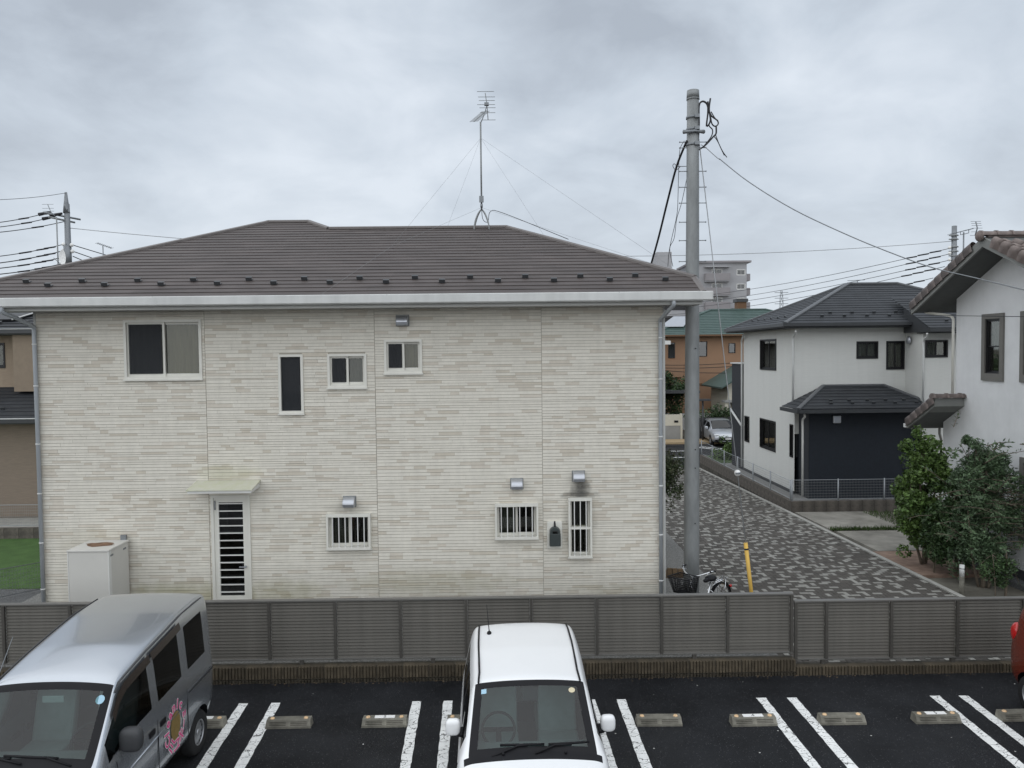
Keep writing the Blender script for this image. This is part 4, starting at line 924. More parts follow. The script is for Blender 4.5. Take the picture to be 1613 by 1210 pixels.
# ------------------------------------------------------------------ vehicles: lofted shells
def interp(tab, l):
    if l <= tab[0][0]: return tab[0][1]
    for (a, x), (b, y) in zip(tab, tab[1:]):
        if l <= b: return x+(y-x)*(l-a)/(b-a) if b > a else y
    return tab[-1][1]
def car_shell(root, st, tb, cells, names, mats, arches, sub=2):
    """st: stations along the length; tb: tables of section values; cells(i, l0, l1, j) -> slot"""
    bm = bmesh.new(); rings = []
    for l in st:
        g = {k: interp(v, l) for k, v in tb.items()}
        half = [(0, g['zb']), (g['w']*.6, g['zb']), (g['w']*.95, g['zb']+.03), (g['w'], g['zm']), (g['w']+.004, g['zbelt']-.10), (g['wbelt'], g['zbelt']), (g['wc'], g['zc']), (g['wr'], g['ze']), (g['wr']-.05, g['ze']+(g['zt']-g['ze'])*.28), (g['wr']*.5, g['ze']+(g['zt']-g['ze'])*.84), (0, g['zt'])]
        full = [(-x, z) for x, z in half[::-1]]+half[1:-1]       # closed loop, top centre first, down the -x side, up the +x side
        rings.append([bm.verts.new((x, l, z)) for x, z in full])
    n = len(rings[0]); J = 10
    def slot_j(k): return J-1-k if k < J else k-J
    for i in range(len(st)-1):
        for k in range(n):
            f = bm.faces.new((rings[i][k], rings[i][(k+1) % n], rings[i+1][(k+1) % n], rings[i+1][k])); f.smooth = True
            f.material_index = cells(i, st[i], st[i+1], slot_j(k), -1 if k < J else 1)
    for R__ in (rings[0], rings[-1]):
        for k in range(J):
            a, b = k, k+1; c, d = (n-k-1) % n, (n-k) % n
            ids = [R__[a], R__[b], R__[c], R__[d]]; u = []
            for v in ids:
                if v not in u: u.append(v)
            if len(u) > 2:
                f = bm.faces.new(u); f.smooth = True; f.material_index = cells(-1 if R__ is rings[0] else -2, 0, 0, J-1-k, 0)
    bmesh.ops.recalc_face_normals(bm, faces=bm.faces)
    me = bpy.data.meshes.new('shell'); bm.to_mesh(me); bm.free()
    for m in mats: me.materials.append(MT[m])
    o = bpy.data.objects.new('shell', me); COL.objects.link(o)
    s = o.modifiers.new('s', 'SUBSURF'); s.levels = sub; s.render_levels = sub
    cutters = []
    for (l, z, r, w) in arches:
        for sx in (-1, 1):
            c = MB(); c.cyl((sx*(w-.22), l, z), (sx*(w+.3), l, z), r, None, 32); c = c.build('cut', 'trim_black', None, local=True); c.data.materials.clear()
            for m in mats: c.data.materials.append(MT[m])
            c.data.polygons.foreach_set('material_index', [1]*len(c.data.polygons)); cutters.append(c)
            b = o.modifiers.new('b', 'BOOLEAN'); b.object = c; b.solver = 'EXACT'; b.operation = 'DIFFERENCE'
    dg = bpy.context.evaluated_depsgraph_get(); dg.update(); ev = bpy.data.meshes.new_from_object(o.evaluated_get(dg))
    bpy.data.objects.remove(o)
    for c in cutters: bpy.data.objects.remove(c)
    out = {}
    for k, nm in enumerate(names):
        b2 = bmesh.new(); b2.from_mesh(ev); bmesh.ops.delete(b2, geom=[f for f in b2.faces if f.material_index != k], context='FACES')
        if not b2.faces: b2.free(); continue
        # separate left/right/other islands so that every pane is its own part
        todo = set(b2.faces); isl = []
        if nm in ('side_window',):
            while todo:
                st_ = [todo.pop()]; grp = set(st_)
                while st_:
                    f = st_.pop()
                    for e in f.edges:
                        for g in e.link_faces:
                            if g in todo: todo.discard(g); grp.add(g); st_.append(g)
                isl.append([f.index for f in grp])
        else: isl = [[f.index for f in b2.faces]]
        for grp in isl:
            gs = set(grp); b3 = b2.copy(); b3.faces.ensure_lookup_table()
            bmesh.ops.delete(b3, geom=[f for f in b3.faces if f.index not in gs], context='FACES')
            for f in b3.faces: f.material_index = 0
            m2 = bpy.data.meshes.new(nm); b3.to_mesh(m2); b3.free(); m2.materials.append(MT[mats[k]])
            out.setdefault(nm, []).append(link(nm, m2, root))
        b2.free()
    return out
def wheel(root, x, l, r, w, spokes=8, rimr=.62, steel=False):
    s_ = 1 if x > 0 else -1; mb = MB(); n = 28; prof = [(-w/2, r*rimr), (-w/2, r*.93), (-w/2+.025, r), (w/2-.025, r), (w/2, r*.93), (w/2, r*rimr)]
    g = [[mb.pt((x+a, l+rr*math.cos(2*math.pi*i/n), r+rr*math.sin(2*math.pi*i/n))) for a, rr in prof] for i in range(n)]
    for i in range(n):
        for j in range(len(prof)-1): mb.idx((g[i][j], g[i][j+1], g[(i+1) % n][j+1], g[(i+1) % n][j]), 0, True)
    Wh = mb.build('wheel', 'tyre', root, local=True)
    xo = x+s_*(w/2-.012); m = MB(); m.torus((xo, l, r), (1, 0, 0), r*rimr*.96, .012, 28, 6); m.cyl((xo-s_*.05, l, r), (xo-s_*.045, l, r), r*rimr, None, 28)
    m.cyl((xo-s_*.04, l, r), (xo+s_*.005, l, r), r*.16, None, 14); m.build('rim', 'rim', Wh, local=True)
    for i in range(spokes):
        t = 2*math.pi*i/spokes; m = MB(); c, q_ = math.cos(t), math.sin(t); a = .025
        m.face(((xo-s_*.005, l+r*.15*c-a*q_, r+r*.15*q_+a*c), (xo-s_*.005, l+r*.15*c+a*q_, r+r*.15*q_-a*c), (xo-s_*.012, l+r*rimr*.93*c+a*q_, r+r*rimr*.93*q_-a*c), (xo-s_*.012, l+r*rimr*.93*c-a*q_, r+r*rimr*.93*q_+a*c)))
        m.build('spoke', 'rim', Wh, recalc=False, local=True)
def mirror(root, x, l, z, m, sc=1.):
    s_ = 1 if x > 0 else -1; mb = MB()
    se = lambda v, e: math.copysign(abs(v)**e, v); nu, nv = 18, 10; c0 = Vector((x+s_*.07*sc, l, z)); rad = Vector((.098, .062, .105))*sc
    g = [[mb.pt(c0+Vector((rad.x*se(math.sin(math.pi*i/nv), .55)*se(math.cos(2*math.pi*j/nu), .6), rad.y*se(math.sin(math.pi*i/nv), .55)*se(math.sin(2*math.pi*j/nu), .6), rad.z*se(math.cos(math.pi*i/nv), .6)))) for j in range(nu)] for i in range(nv+1)]
    for i in range(nv):
        for j in range(nu): mb.idx((g[i][j], g[i+1][j], g[i+1][(j+1) % nu], g[i][(j+1) % nu]), 0, True)
    M_ = mb.build('wing_mirror', m, root, local=True)
    b = MB(); b.prism(((x-s_*.06, l-.05, z-.10), (x+s_*.05, l-.03, z-.08), (x+s_*.05, l+.03, z-.05), (x-s_*.06, l+.06, z-.06)), (0, 0, .03)); b.build('mirror_arm', 'trim_black', M_, local=True)
    b = MB(); b.box(x+s_*.07*sc-.07, x+s_*.07*sc+.07, l+.05*sc, l+.057*sc, z-.07*sc, z+.07*sc); b.build('mirror_glass', 'lamp_clear', M_, local=True)
def cabin(root, seats, dash, wheel_at, zfloor, wid, roof=None):
    l, z = dash; m = MB(); m.prism(((-wid, l-.12, z-.25), (-wid, l-.05, z-.02), (-wid, l+.22, z), (-wid, l+.34, z-.10), (-wid, l+.30, z-.3)), (2*wid, 0, 0)); m.build('dashboard', 'dash', root, local=True, bevel=.02)
    for (sx, sl) in seats:
        m = MB(); m.box(sx-.23, sx+.23, sl-.42, sl+.06, zfloor+.25, zfloor+.42); m.prism(((sx-.22, sl, zfloor+.40), (sx-.22, sl+.12, zfloor+.40), (sx-.22, sl+.26, zfloor+.98), (sx-.22, sl+.17, zfloor+1.0)), (.44, 0, 0)); m.prism(((sx-.12, sl+.19, zfloor+1.02), (sx-.12, sl+.27, zfloor+1.02), (sx-.12, sl+.30, zfloor+1.2), (sx-.12, sl+.23, zfloor+1.2)), (.24, 0, 0)); m.build('seat', 'seat', root, local=True, bevel=.03)
    x, l, z = wheel_at; m = MB(); m.torus((x, l, z), (0, -.75, .6), .175, .014, 28, 7); m.cyl((x, l, z), (x, l-.2, z-.15), .03, None, 8); m.box(x-.17, x+.17, l-.01, l+.01, z-.02, z+.02); m.build('steering_wheel', 'trim_black', root, local=True)

def line_on(mb, pts, w=.006):
    mb.tube(pts, w, 4)
# --- white hatchback, nose towards the camera
def hatchback(name, label, loc, rot, paint, scale=1., visor=False, wind=True, full=True):
    C_ = thing(name, label, 'car', loc, None, rot)
    st = [0, .03, .12, .30, .55, .84, .90, .935, 1.10, 1.30, 1.478, 1.50, 1.58, 1.85, 1.90, 2.2, 2.28, 2.34, 2.6, 2.86, 2.98, 3.14, 3.26, 3.33, 3.375, 3.395]
    tb = dict(zb=[(0, .34), (.12, .22), (.4, .20), (3.0, .20), (3.3, .26), (3.395, .36)],
        w=[(0, .55), (.03, .60), (.12, .67), (.30, .715), (.6, .733), (2.9, .737), (3.2, .715), (3.33, .67), (3.395, .58)], zm=[(0, .45), (.3, .50), (3.1, .52), (3.395, .50)],
        wbelt=[(0, .54), (.03, .585), (.12, .645), (.3, .69), (.6, .708), (.9, .712), (2.9, .714), (3.2, .69), (3.33, .65), (3.395, .57)],
        zbelt=[(0, .53), (.03, .60), (.12, .69), (.3, .76), (.78, .86), (.935, .90), (1.5, .93), (2.3, .97), (3.1, 1.0), (3.3, .96), (3.395, .72)],
        wc=[(0, .50), (.03, .54), (.12, .59), (.3, .62), (.78, .655), (.90, .66), (.935, .655), (1.50, .60), (1.58, .60), (2.5, .625), (3.14, .62), (3.26, .60), (3.33, .55), (3.395, .5)],
        zc=[(0, .55), (.03, .63), (.12, .725), (.3, .80), (.78, .905), (.90, .93), (.935, .955), (1.50, 1.38), (1.58, 1.40), (2.2, 1.45), (2.9, 1.46), (3.14, 1.43), (3.26, 1.30), (3.33, 1.06), (3.395, .76)],
        wr=[(0, .45), (.12, .53), (.3, .57), (.78, .60), (.90, .615), (.935, .618), (1.50, .555), (1.58, .545), (2.5, .565), (3.14, .56), (3.26, .54), (3.33, .48), (3.395, .44)],
        ze=[(0, .56), (.03, .645), (.12, .74), (.3, .82), (.78, .925), (.90, .945), (.935, .965), (1.50, 1.43), (1.58, 1.45), (2.2, 1.51), (2.9, 1.52), (3.14, 1.49), (3.26, 1.36), (3.33, 1.09), (3.395, .77)],
        zt=[(0, .57), (.03, .66), (.12, .76), (.3, .85), (.78, .965), (.90, .985), (.935, 1.0), (1.50, 1.465), (1.58, 1.49), (2.2, 1.55), (2.9, 1.56), (3.14, 1.53), (3.26, 1.40), (3.33, 1.11), (3.395, .78)])
    for k_ in ('w', 'wbelt', 'wc', 'wr'): tb[k_] = [(l_, v_*1.055) for l_, v_ in tb[k_]]
    def cells(i, a, b, j, side):
        if i < 0: return 0
        if j <= 1: return 1
        if .89 < a and b < 1.51:
            if j >= 7: return 1 if (j == 7 or b < .94 or a > 1.45) else 2
            if j == 6: return 0
            if j == 5: return 3 if 1.09 < a else 0
        if .77 < a and b < .91 and j >= 6: return 1
        if j == 5:
            if (1.49 < a and b < 1.86) or (1.89 < a and b < 2.21) or (2.27 < a and b < 2.87): return 3 if not (2.27 < a and b < 2.35) else 1
            if 1.84 < a and b < 1.91 or 2.19 < a and b < 2.29: return 1
        if 3.13 < a and b < 3.34 and j >= 8: return 4
        return 0
    out = car_shell(C_, st, tb, cells, ['body', 'trim', 'windscreen', 'side_window', 'rear_window'], [paint, 'trim_black', 'car_glass', 'tint_glass', 'tint_glass'], [(.62, .28, .31, .66), (2.83, .28, .31, .66)])
    for x in (-.67, .67):
        for l in (.62, 2.83): wheel(C_, x, l, .275, .155)
    for s_ in (-1, 1):
        mirror(C_, s_*.765, 1.32, 1.06, paint, .82)
        m = MB(); m.ball((s_*.57, .16, .66), .13, 12, 8, 0, (.75, .75, .55)); m.build('headlight', 'lamp_clear', C_, local=True)
        m = MB(); m.ball((s_*(.62 if full else .665), 3.25, 1.0), .15, 12, 8, 0, (.5 if not full else .66, .7, 1.0)); m.build('tail_light', 'lamp_red', C_, local=True)
        if full:
            m = MB(); ls = [1.5, 1.7, 2.0, 2.4, 2.8, 3.05]; m.tube([(s_*(interp(tb['wr'], l)-.035), l, interp(tb['ze'], l)+.018) for l in ls], .011, 6); m.build('roof_strip', 'trim_black', C_, local=True)
            for ld in (.98, 1.875, 2.62):
                m = MB(); m.tube([(s_*(interp(tb['w'], ld)+.003), ld, .34), (s_*(interp(tb['w'], ld)+.004), ld, .6), (s_*(interp(tb['wbelt'], ld)+.012), ld, interp(tb['zbelt'], ld)-.05)], .004, 4); m.build('door_gap', 'trim_black', C_, local=True)
            for ld in (1.72, 2.45):
                m = MB(); m.box(s_*.735-.012, s_*.735+.012, ld-.09, ld+.09, .80, .835); m.build('door_handle', paint, C_, local=True, bevel=.01)
    cabin(C_, [(-.34, 1.95), (.34, 1.95), (-.34, 2.7), (.34, 2.7)], (1.02, .93), (-.34, 1.46, .95), .25, .60)
    m = MB(); m.box(-.6, .6, .7, 3.0, .24, .28); m.build('floor', 'dash', C_, local=True)
    if full:
        wsp = lambda x, t, dz=.012: (x, .935+(1.50-.935)*t-.004, 1.0+(1.46-1.0)*t-.13*x*x+dz)
        m = MB(); m.tube([wsp(-.42, -.10, .03), wsp(-.15, .03, .02), wsp(-.05, .04)], .009, 6); m.tube([wsp(-.33, .07), wsp(.12, .05)], .012, 6); m.build('wiper', 'trim_black', C_, local=True)
        m = MB(); m.tube([wsp(.02, -.10, .03), wsp(.22, .03, .02), wsp(.4, .06)], .009, 6); m.tube([wsp(.16, .05), wsp(.58, .12)], .012, 6); m.build('wiper', 'trim_black', C_, local=True)
        m = MB(); m.prism((wsp(-.10, .99, -.03), wsp(.10, .99, -.03), wsp(.075, .74, -.03), wsp(-.075, .74, -.03)), (0, .03, -.03)); m.build('camera_housing', 'trim_black', C_, local=True)
        m = MB(); m.face((wsp(-.52, .84, .012), wsp(-.465, .84, .012), wsp(-.465, .91, .012), wsp(-.52, .91, .012))); m.build('sticker', 'sticker', C_, local=True, recalc=False)
        m = MB(); c = Vector(wsp(.45, .86, .012)); m.face([c+Vector((.035*math.cos(t), .022*math.sin(t), .019*math.sin(t))) for t in [i*.524 for i in range(12)]]); m.build('sticker', 'sticker2', C_, local=True, recalc=False)
        # whip aerial
        zr = 1.56; m = MB(); m.ball((-.43, 2.72, zr-.03), .045, 10, 6, 0, (.7, 1.3, .8)); A_ = m.build('aerial_base', 'trim_black', C_, local=True); m = MB(); m.cyl((-.43, 2.73, zr), (-.46, 2.95, zr+.26), .006, .003, 6); m.build('aerial_rod', 'trim_black', A_, local=True)
        for x in (-.30, .33):
            m = MB(); m.ball((x, .885, .985), .016, 8, 5); m.build('washer_jet', 'trim_black', C_, local=True)
    return C_
hatchback('white_hatchback', 'white compact hatchback with whip aerial parked nose out', (.27, 6.68, ZP), R_(1.2), 'white_paint')
hatchback('red_hatchback', 'red hatchback of which only the rear corner and lamp show', (7.72, 7.30, ZP), R_(-2), 'red_paint', full=False)
# --- grey kei van
def kei_van(loc, rot):
    C_ = thing('minivan', 'silver grey boxy delivery van with round pink shop lettering on its side', 'van', loc, None, rot)
    P_ = 'van_paint'
    st = [0, .03, .10, .24, .36, .44, .475, .62, .78, .94, .965, 1.04, 1.3, 1.58, 1.66, 2.0, 2.36, 2.46, 2.8, 3.06, 3.16, 3.28, 3.35, 3.385, 3.395]
    tb = dict(zb=[(0, .36), (.1, .25), (.3, .22), (3.1, .24), (3.395, .38)],
        w=[(0, .60), (.03, .64), (.10, .69), (.24, .728), (.4, .737), (3.0, .737), (3.2, .73), (3.33, .70), (3.395, .64)], zm=[(0, .5), (.3, .56), (3.395, .56)],
        wbelt=[(0, .58), (.03, .62), (.10, .67), (.24, .705), (.45, .722), (3.0, .722), (3.2, .715), (3.33, .69), (3.395, .63)],
        zbelt=[(0, .60), (.03, .70), (.10, .80), (.24, .90), (.44, 1.0), (.6, 1.03), (1.04, 1.05), (3.0, 1.10), (3.3, 1.10), (3.395, .95)],
        wc=[(0, .55), (.10, .64), (.24, .67), (.44, .685), (.49, .685), (.965, .645), (1.04, .645), (2.0, .66), (3.1, .665), (3.28, .66), (3.35, .645), (3.395, .57)],
        zc=[(0, .63), (.03, .74), (.10, .85), (.24, .96), (.44, 1.09), (.49, 1.13), (.965, 1.63), (1.04, 1.66), (1.6, 1.74), (2.5, 1.835), (3.06, 1.85), (3.28, 1.835), (3.35, 1.55), (3.395, 1.0)],
        wr=[(0, .50), (.10, .59), (.24, .62), (.44, .64), (.49, .645), (.965, .605), (1.04, .605), (2.0, .625), (3.1, .63), (3.28, .625), (3.35, .56), (3.395, .52)],
        ze=[(0, .64), (.03, .755), (.10, .865), (.24, .975), (.44, 1.105), (.49, 1.145), (.965, 1.675), (1.04, 1.71), (1.6, 1.80), (2.5, 1.905), (3.06, 1.915), (3.28, 1.90), (3.35, 1.58), (3.395, 1.02)],
        zt=[(0, .66), (.03, .78), (.10, .89), (.24, 1.0), (.44, 1.14), (.49, 1.175), (.965, 1.72), (1.04, 1.755), (1.6, 1.87), (2.5, 1.945), (3.06, 1.95), (3.28, 1.92), (3.35, 1.55), (3.395, 1.04)])
    def cells(i, a, b, j, side):
        if i < 0: return 0
        if j <= 1: return 1
        if .43 < a and b < .97:
            if j >= 7: return 1 if (j == 7 or b < .50 or a > .915) else 2
            if j == 6: return 0
            if j == 5: return 3 if .61 < a else 0
        if .35 < a and b < .45 and j >= 6: return 1
        if j == 5:
            if (.96 < a and b < 1.59) or (1.65 < a and b < 2.37) or (2.45 < a and b < 3.07): return 3
        if 3.27 < a and b < 3.36 and j >= 8: return 4
        return 0
    car_shell(C_, st, tb, cells, ['body', 'trim', 'windscreen', 'side_window', 'rear_window'], [P_, 'trim_black', 'car_glass', 'tint_glass', 'tint_glass'], [(.52, .27, .315, .66), (2.80, .27, .33, .66)])
    for x in (-.64, .64):
        for l in (.52, 2.80): wheel(C_, x, l, .27, .15, 12, .58)
    mirror(C_, -.74, .86, 1.17, P_, 1.15); mirror(C_, .74, .86, 1.17, 'trim_grey', 1.15)
    cabin(C_, [(-.34, 1.45), (.34, 1.45)], (.62, 1.08), (.33, .98, 1.10), .45, .62)
    m = MB(); m.box(-.62, .62, .5, 3.2, .42, .46); m.build('floor', 'dash', C_, local=True)
    m = MB(); m.box(-.10, .12, .93, .945, 1.52, 1.59); m.build('inner_mirror', 'seat', C_, local=True, bevel=.01)
    for s_ in (-1, 1):
        # rain visors, drip rail, door seams, sliding rail, lamps
        m = MB()
        for la, lb in ((.80, 1.60), (1.64, 2.38)):
            n = 6
            for k in range(n):
                p, q_ = la+(lb-la)*k/n, la+(lb-la)*(k+1)/n
                f = lambda l, dz, o: (s_*(interp(tb['wc'], l)+o), l, interp(tb['zc'], l)+dz)
                m.face((f(p, .0, .012), f(q_, .0, .012), f(q_, -.085, .034), f(p, -.085, .034)), 0, True)
        m.build('rain_visor', 'visor', C_, local=True, recalc=False)
        m = MB(); m.tube([(s_*(interp(tb['wr'], l)+.028), l, interp(tb['ze'], l)-.018) for l in (.93, 1.04, 1.3, 1.6, 2.0, 2.5, 2.9, 3.08)], .009, 6); m.build('drip_rail', 'trim_grey', C_, local=True)
        for ld in (.74, 1.62, 2.41):
            m = MB(); m.tube([(s_*(interp(tb['w'], ld)+.0035), ld, .33), (s_*(interp(tb['w'], ld)+.0045), ld, .8), (s_*(interp(tb['wbelt'], ld)+.010), ld, 1.0)], .0045, 4); m.build('door_gap', 'trim_black', C_, local=True)
        m = MB(); m.box(s_*.741-.005, s_*.741+.005, 2.45, 3.20, .925, .955); m.build('slide_rail', 'trim_grey', C_, local=True)
        m = MB(); m.tube([(s_*.742, .9, .80), (s_*.743, 1.8, .83), (s_*.741, 2.45, .84)], .006, 4); m.build('crease', P_, C_, local=True)
        for ld in (1.48, 1.75):
            m = MB(); m.box(s_*.735-.014, s_*.735+.014, ld-.07, ld+.07, .88, .95); m.build('door_handle', 'trim_black', C_, local=True, bevel=.012)
        m = MB(); m.ball((s_*.58, .13, .78), .14, 12, 8, 0, (.75, .6, .7)); m.build('headlight', 'lamp_clear', C_, local=True)
        m = MB(); m.box(s_*.60-.045, s_*.60+.045, 3.33, 3.395, .55, .85); m.build('tail_light', 'lamp_red', C_, local=True, bevel=.015)
    wsp = lambda x, t, dz=.012: (x, .49+(.92-.49)*t-.006, 1.175+(1.665-1.175)*t-.13*x*x+dz)
    for x0, x1, x2, x3 in ((.45, .2, .3, -.22), (-.02, -.25, -.15, -.58)):
        m = MB(); m.tube([wsp(x0, -.1, .03), wsp(x1, .0, .02)], .009, 6); m.tube([wsp(x2, .01), wsp(x3, .05)], .012, 6); m.build('wiper', 'trim_black', C_, local=True)
    m = MB(); c = Vector(wsp(.52, .88, .006)); m.face([c+Vector((.045*math.cos(t), .03*math.sin(t), .034*math.sin(t))) for t in [i*.524 for i in range(12)]]); m.build('sticker', 'sticker', C_, local=True, recalc=False)
    m = MB(); m.cyl((-.60, .99, 1.70), (-.64, 1.35, 2.05), .005, .003, 5); m.build('aerial_rod', 'galv_dark', C_, local=True)
    for x in (-.42, .42):
        m = MB(); m.box(x-.07, x+.07, 3.2, 3.27, 1.79, 1.80); m.build('roof_seam', 'trim_black', C_, local=True)
    # shop lettering in a ring on the sliding door (the side that faces +x)
    LG = MB(); cy, cz, rr = 2.06, .72, .165
    LG.face([(.7425, cy+rr*.78*math.cos(t), cz+rr*math.sin(t)) for t in [i*math.pi/16 for i in range(32)]]); LG = LG.build('emblem_disc', 'gold', C_, local=True, recalc=False)
    def letter(ch, ang, size, flip):
        y, z = cy+.235*math.cos(ang), cz+.235*math.sin(ang); rot = ang-math.pi/2 if not flip else ang+math.pi/2
        M = Matrix.Translation((.7445, y, z)) @ Matrix(((0, 0, 1, 0), (1, 0, 0, 0), (0, 1, 0, 0), (0, 0, 0, 1))) @ Matrix.Rotation(rot, 4, 'Z')
        text_mesh(ch, size, 'plate_white', LG, M, 'letter_outline', offset=.0105, extrude=.0004); text_mesh(ch, size, 'pink', LG, Matrix.Translation((.0015, 0, 0)) @ M, 'letter', offset=.004, extrude=.0004)
    for k, ch in enumerate('Cleanic'): letter(ch, R_(202-k*25), .165, False)
    for k, ch in enumerate('ミユキ'): letter(ch, R_(235+k*36), .175, True)
    letter('ー', R_(340), .10, True); letter('さ', R_(8), .10, True)
    return C_
kei_van((-4.60, 6.75, ZP), R_(.0))
# --- silver car far down the lane
def sedan(loc, rot):
    C_ = thing('silver_car', 'silver car parked beyond the end of the paved lane', 'car', loc, None, rot)
    k = 4.4/3.395
    st = [0, .03, .12, .30, .6, 1.0, 1.22, 1.27, 1.6, 1.95, 2.05, 2.12, 2.6, 2.68, 3.3, 3.4, 3.7, 4.0, 4.2, 4.34, 4.4]
    S = lambda pts: pts
    tb = dict(zb=[(0, .3), (.2, .2), (4.0, .2), (4.4, .35)], w=[(0, .6), (.12, .76), (.5, .87), (3.9, .885), (4.25, .82), (4.4, .7)], zm=[(0, .45), (4.4, .5)],
        wbelt=[(0, .58), (.12, .73), (.5, .83), (3.9, .84), (4.25, .78), (4.4, .66)], zbelt=[(0, .55), (.12, .68), (.6, .79), (1.27, .88), (2.1, .92), (3.7, .98), (4.2, .95), (4.4, .75)],
        wc=[(0, .52), (.12, .66), (.6, .72), (1.27, .74), (2.05, .63), (3.4, .64), (4.0, .62), (4.4, .6)], zc=[(0, .57), (.12, .71), (.6, .83), (1.22, .92), (1.27, .94), (2.05, 1.34), (2.6, 1.39), (3.4, 1.35), (4.0, 1.2), (4.34, .98), (4.4, .78)],
        wr=[(0, .46), (.12, .6), (.6, .65), (1.27, .67), (2.05, .58), (3.4, .57), (4.0, .54), (4.4, .5)], ze=[(0, .58), (.12, .73), (.6, .85), (1.22, .935), (1.27, .955), (2.05, 1.39), (2.6, 1.43), (3.4, 1.39), (4.0, 1.23), (4.34, 1.0), (4.4, .8)],
        zt=[(0, .59), (.12, .75), (.6, .88), (1.22, .965), (1.27, .98), (2.05, 1.42), (2.6, 1.46), (3.4, 1.42), (4.0, 1.26), (4.34, 1.02), (4.4, .81)])
    def cells(i, a, b, j, side):
        if i < 0: return 0
        if j <= 1: return 1
        if 1.21 < a and b < 2.06:
            if j >= 7: return 2
            if j == 5: return 3 if a > 1.55 else 0
        if j == 5 and ((2.04 < a and b < 2.61) or (2.67 < a and b < 3.71)): return 3
        return 0
    car_shell(C_, st, tb, cells, ['body', 'trim', 'windscreen', 'side_window'], ['silver_paint', 'trim_black', 'tint_glass', 'tint_glass'], [(.85, .31, .34, .80), (3.5, .31, .34, .80)])
    for x in (-.77, .77):
        for l in (.85, 3.5): wheel(C_, x, l, .31, .19)
        s_ = 1 if x > 0 else -1; mirror(C_, s_*.87, 1.6, .98, 'silver_paint')
        m = MB(); m.ball((s_*.62, .16, .68), .16, 10, 6, 0, (1.2, .8, .4)); m.build('headlight', 'lamp_clear', C_, local=True)
    m = MB(); m.prism(((-.62, -.012, .36), (.62, -.012, .36), (.5, -.012, .54), (-.5, -.012, .54)), (0, .06, 0)); m.build('grille', 'trim_black', C_, local=True)
    m = MB(); m.box(-.17, .17, -.025, -.013, .43, .52); m.build('number_plate', 'plate_white', C_, local=True)
    m = MB(); m.prism(((-.8, .04, .32), (.8, .04, .32), (.72, .0, .42), (-.72, .0, .42)), (0, .05, 0)); m.build('bumper_intake', 'trim_black', C_, local=True)
    return C_
sedan((13.15, 44.9, -.70), R_(-3))

# ------------------------------------------------------------------ the white and charcoal house
def simple_roof(parent, polys, ex, m, capm, caps, w=.09, h=.05, thick=.02):
    mb = MB()
    for p in polys: mb.face(p)
    RF = mb.build('roof', m, parent, recalc=False)
    for p in polys: courses(RF, p, ex, m, thick)
    for a, b in caps: cap_line(RF, Vector(a)+Vector((0, 0, .02)), Vector(b)+Vector((0, 0, .02)), capm, w, h)
    return RF
def guards(RF, a, b, n, m='gutter_black', first=.5, ang=(.4, 0, 0), s=1.):
    mb = MB(); mb.box(-.06*s, .06*s, -.006, .006, 0, .07*s); mb.box(-.06*s, .06*s, 0, .06, .06*s, .07*s); d0 = None
    a, b = Vector(a), Vector(b)
    for i in range(n):
        p = a.lerp(b, (i+first)/n)
        if d0 is None: o = mb.build('snow_guard', m, RF, local=True); d0 = o.data
        else: o = link('snow_guard', d0, RF)
        o.location = p-ORG[RF]; o.rotation_euler = ang
BW = thing('white_charcoal_house', 'white two-storey house with black slate roof and charcoal ground-floor bay', 'house', (12.5, 29, -.05))
zg = -.15; ztop = 5.72; xw = 10.2; yn = 26.85; yf = 32.6
fw_ = [(12.37, 13.13, 4.62, 5.23), (13.42, 14.06, 4.23, 5.23)]
lw_ = [(28.66, 30.45, 4.19, 5.38), (28.70, 30.45, 1.11, 2.27), (26.95, 27.25, 1.15, 2.32), (31.8, 32.4, 1.12, 2.2)]
ins_ = lambda L_: [(a+.02, b-.02, c+.02, e-.02) for a, b, c, e in L_]
wall_sheet(front(yn), xw, 14.09, 2.0, ztop, ins_(fw_)).build('wall', 'bw_white', BW, recalc=False, label='white upper front wall')
wall_sheet(west(xw), yn, yf, zg, ztop, ins_(lw_)).build('wall', 'bw_white', BW, recalc=False, label='white side wall along the lane')
mb = MB(); mb.face(((14.09, 25.7, 2.0), (14.09, yn, 2.0), (14.09, yn, ztop), (14.09, 25.7, ztop))); mb.build('wall', 'bw_white', BW, recalc=False, label='short white return wall')
wr_ = [(14.16, 14.92, 4.65, 5.24)]
wall_sheet(front(25.7), 14.09, 18.5, zg, ztop, ins_(wr_)).build('wall', 'bw_white', BW, recalc=False, label='projecting white front wall')
mb = MB(); mb.face(((18.5, 25.7, zg), (18.5, yf, zg), (18.5, yf, ztop), (18.5, 25.7, ztop))); mb.face(((xw, yf, zg), (18.5, yf, zg), (18.5, yf, ztop), (xw, yf, ztop))); mb.build('rear_wall', 'bw_white', BW, recalc=False)
for r_ in fw_: window(BW, front(yn), *r_, fm='frame_black', gm='pane', curtain=[(0, 1, 'lace')], sill=False)
for k, r_ in enumerate(lw_): window(BW, west(xw), *r_, fm='frame_black', gm='pane', curtain=[(0, .45, 'lace')] if k < 2 else None, sill=False, style='slide' if k < 2 else 'fix')
window(BW, front(25.7), *wr_[0], fm='frame_black', curtain=[(0, 1, 'lace')], sill=False)
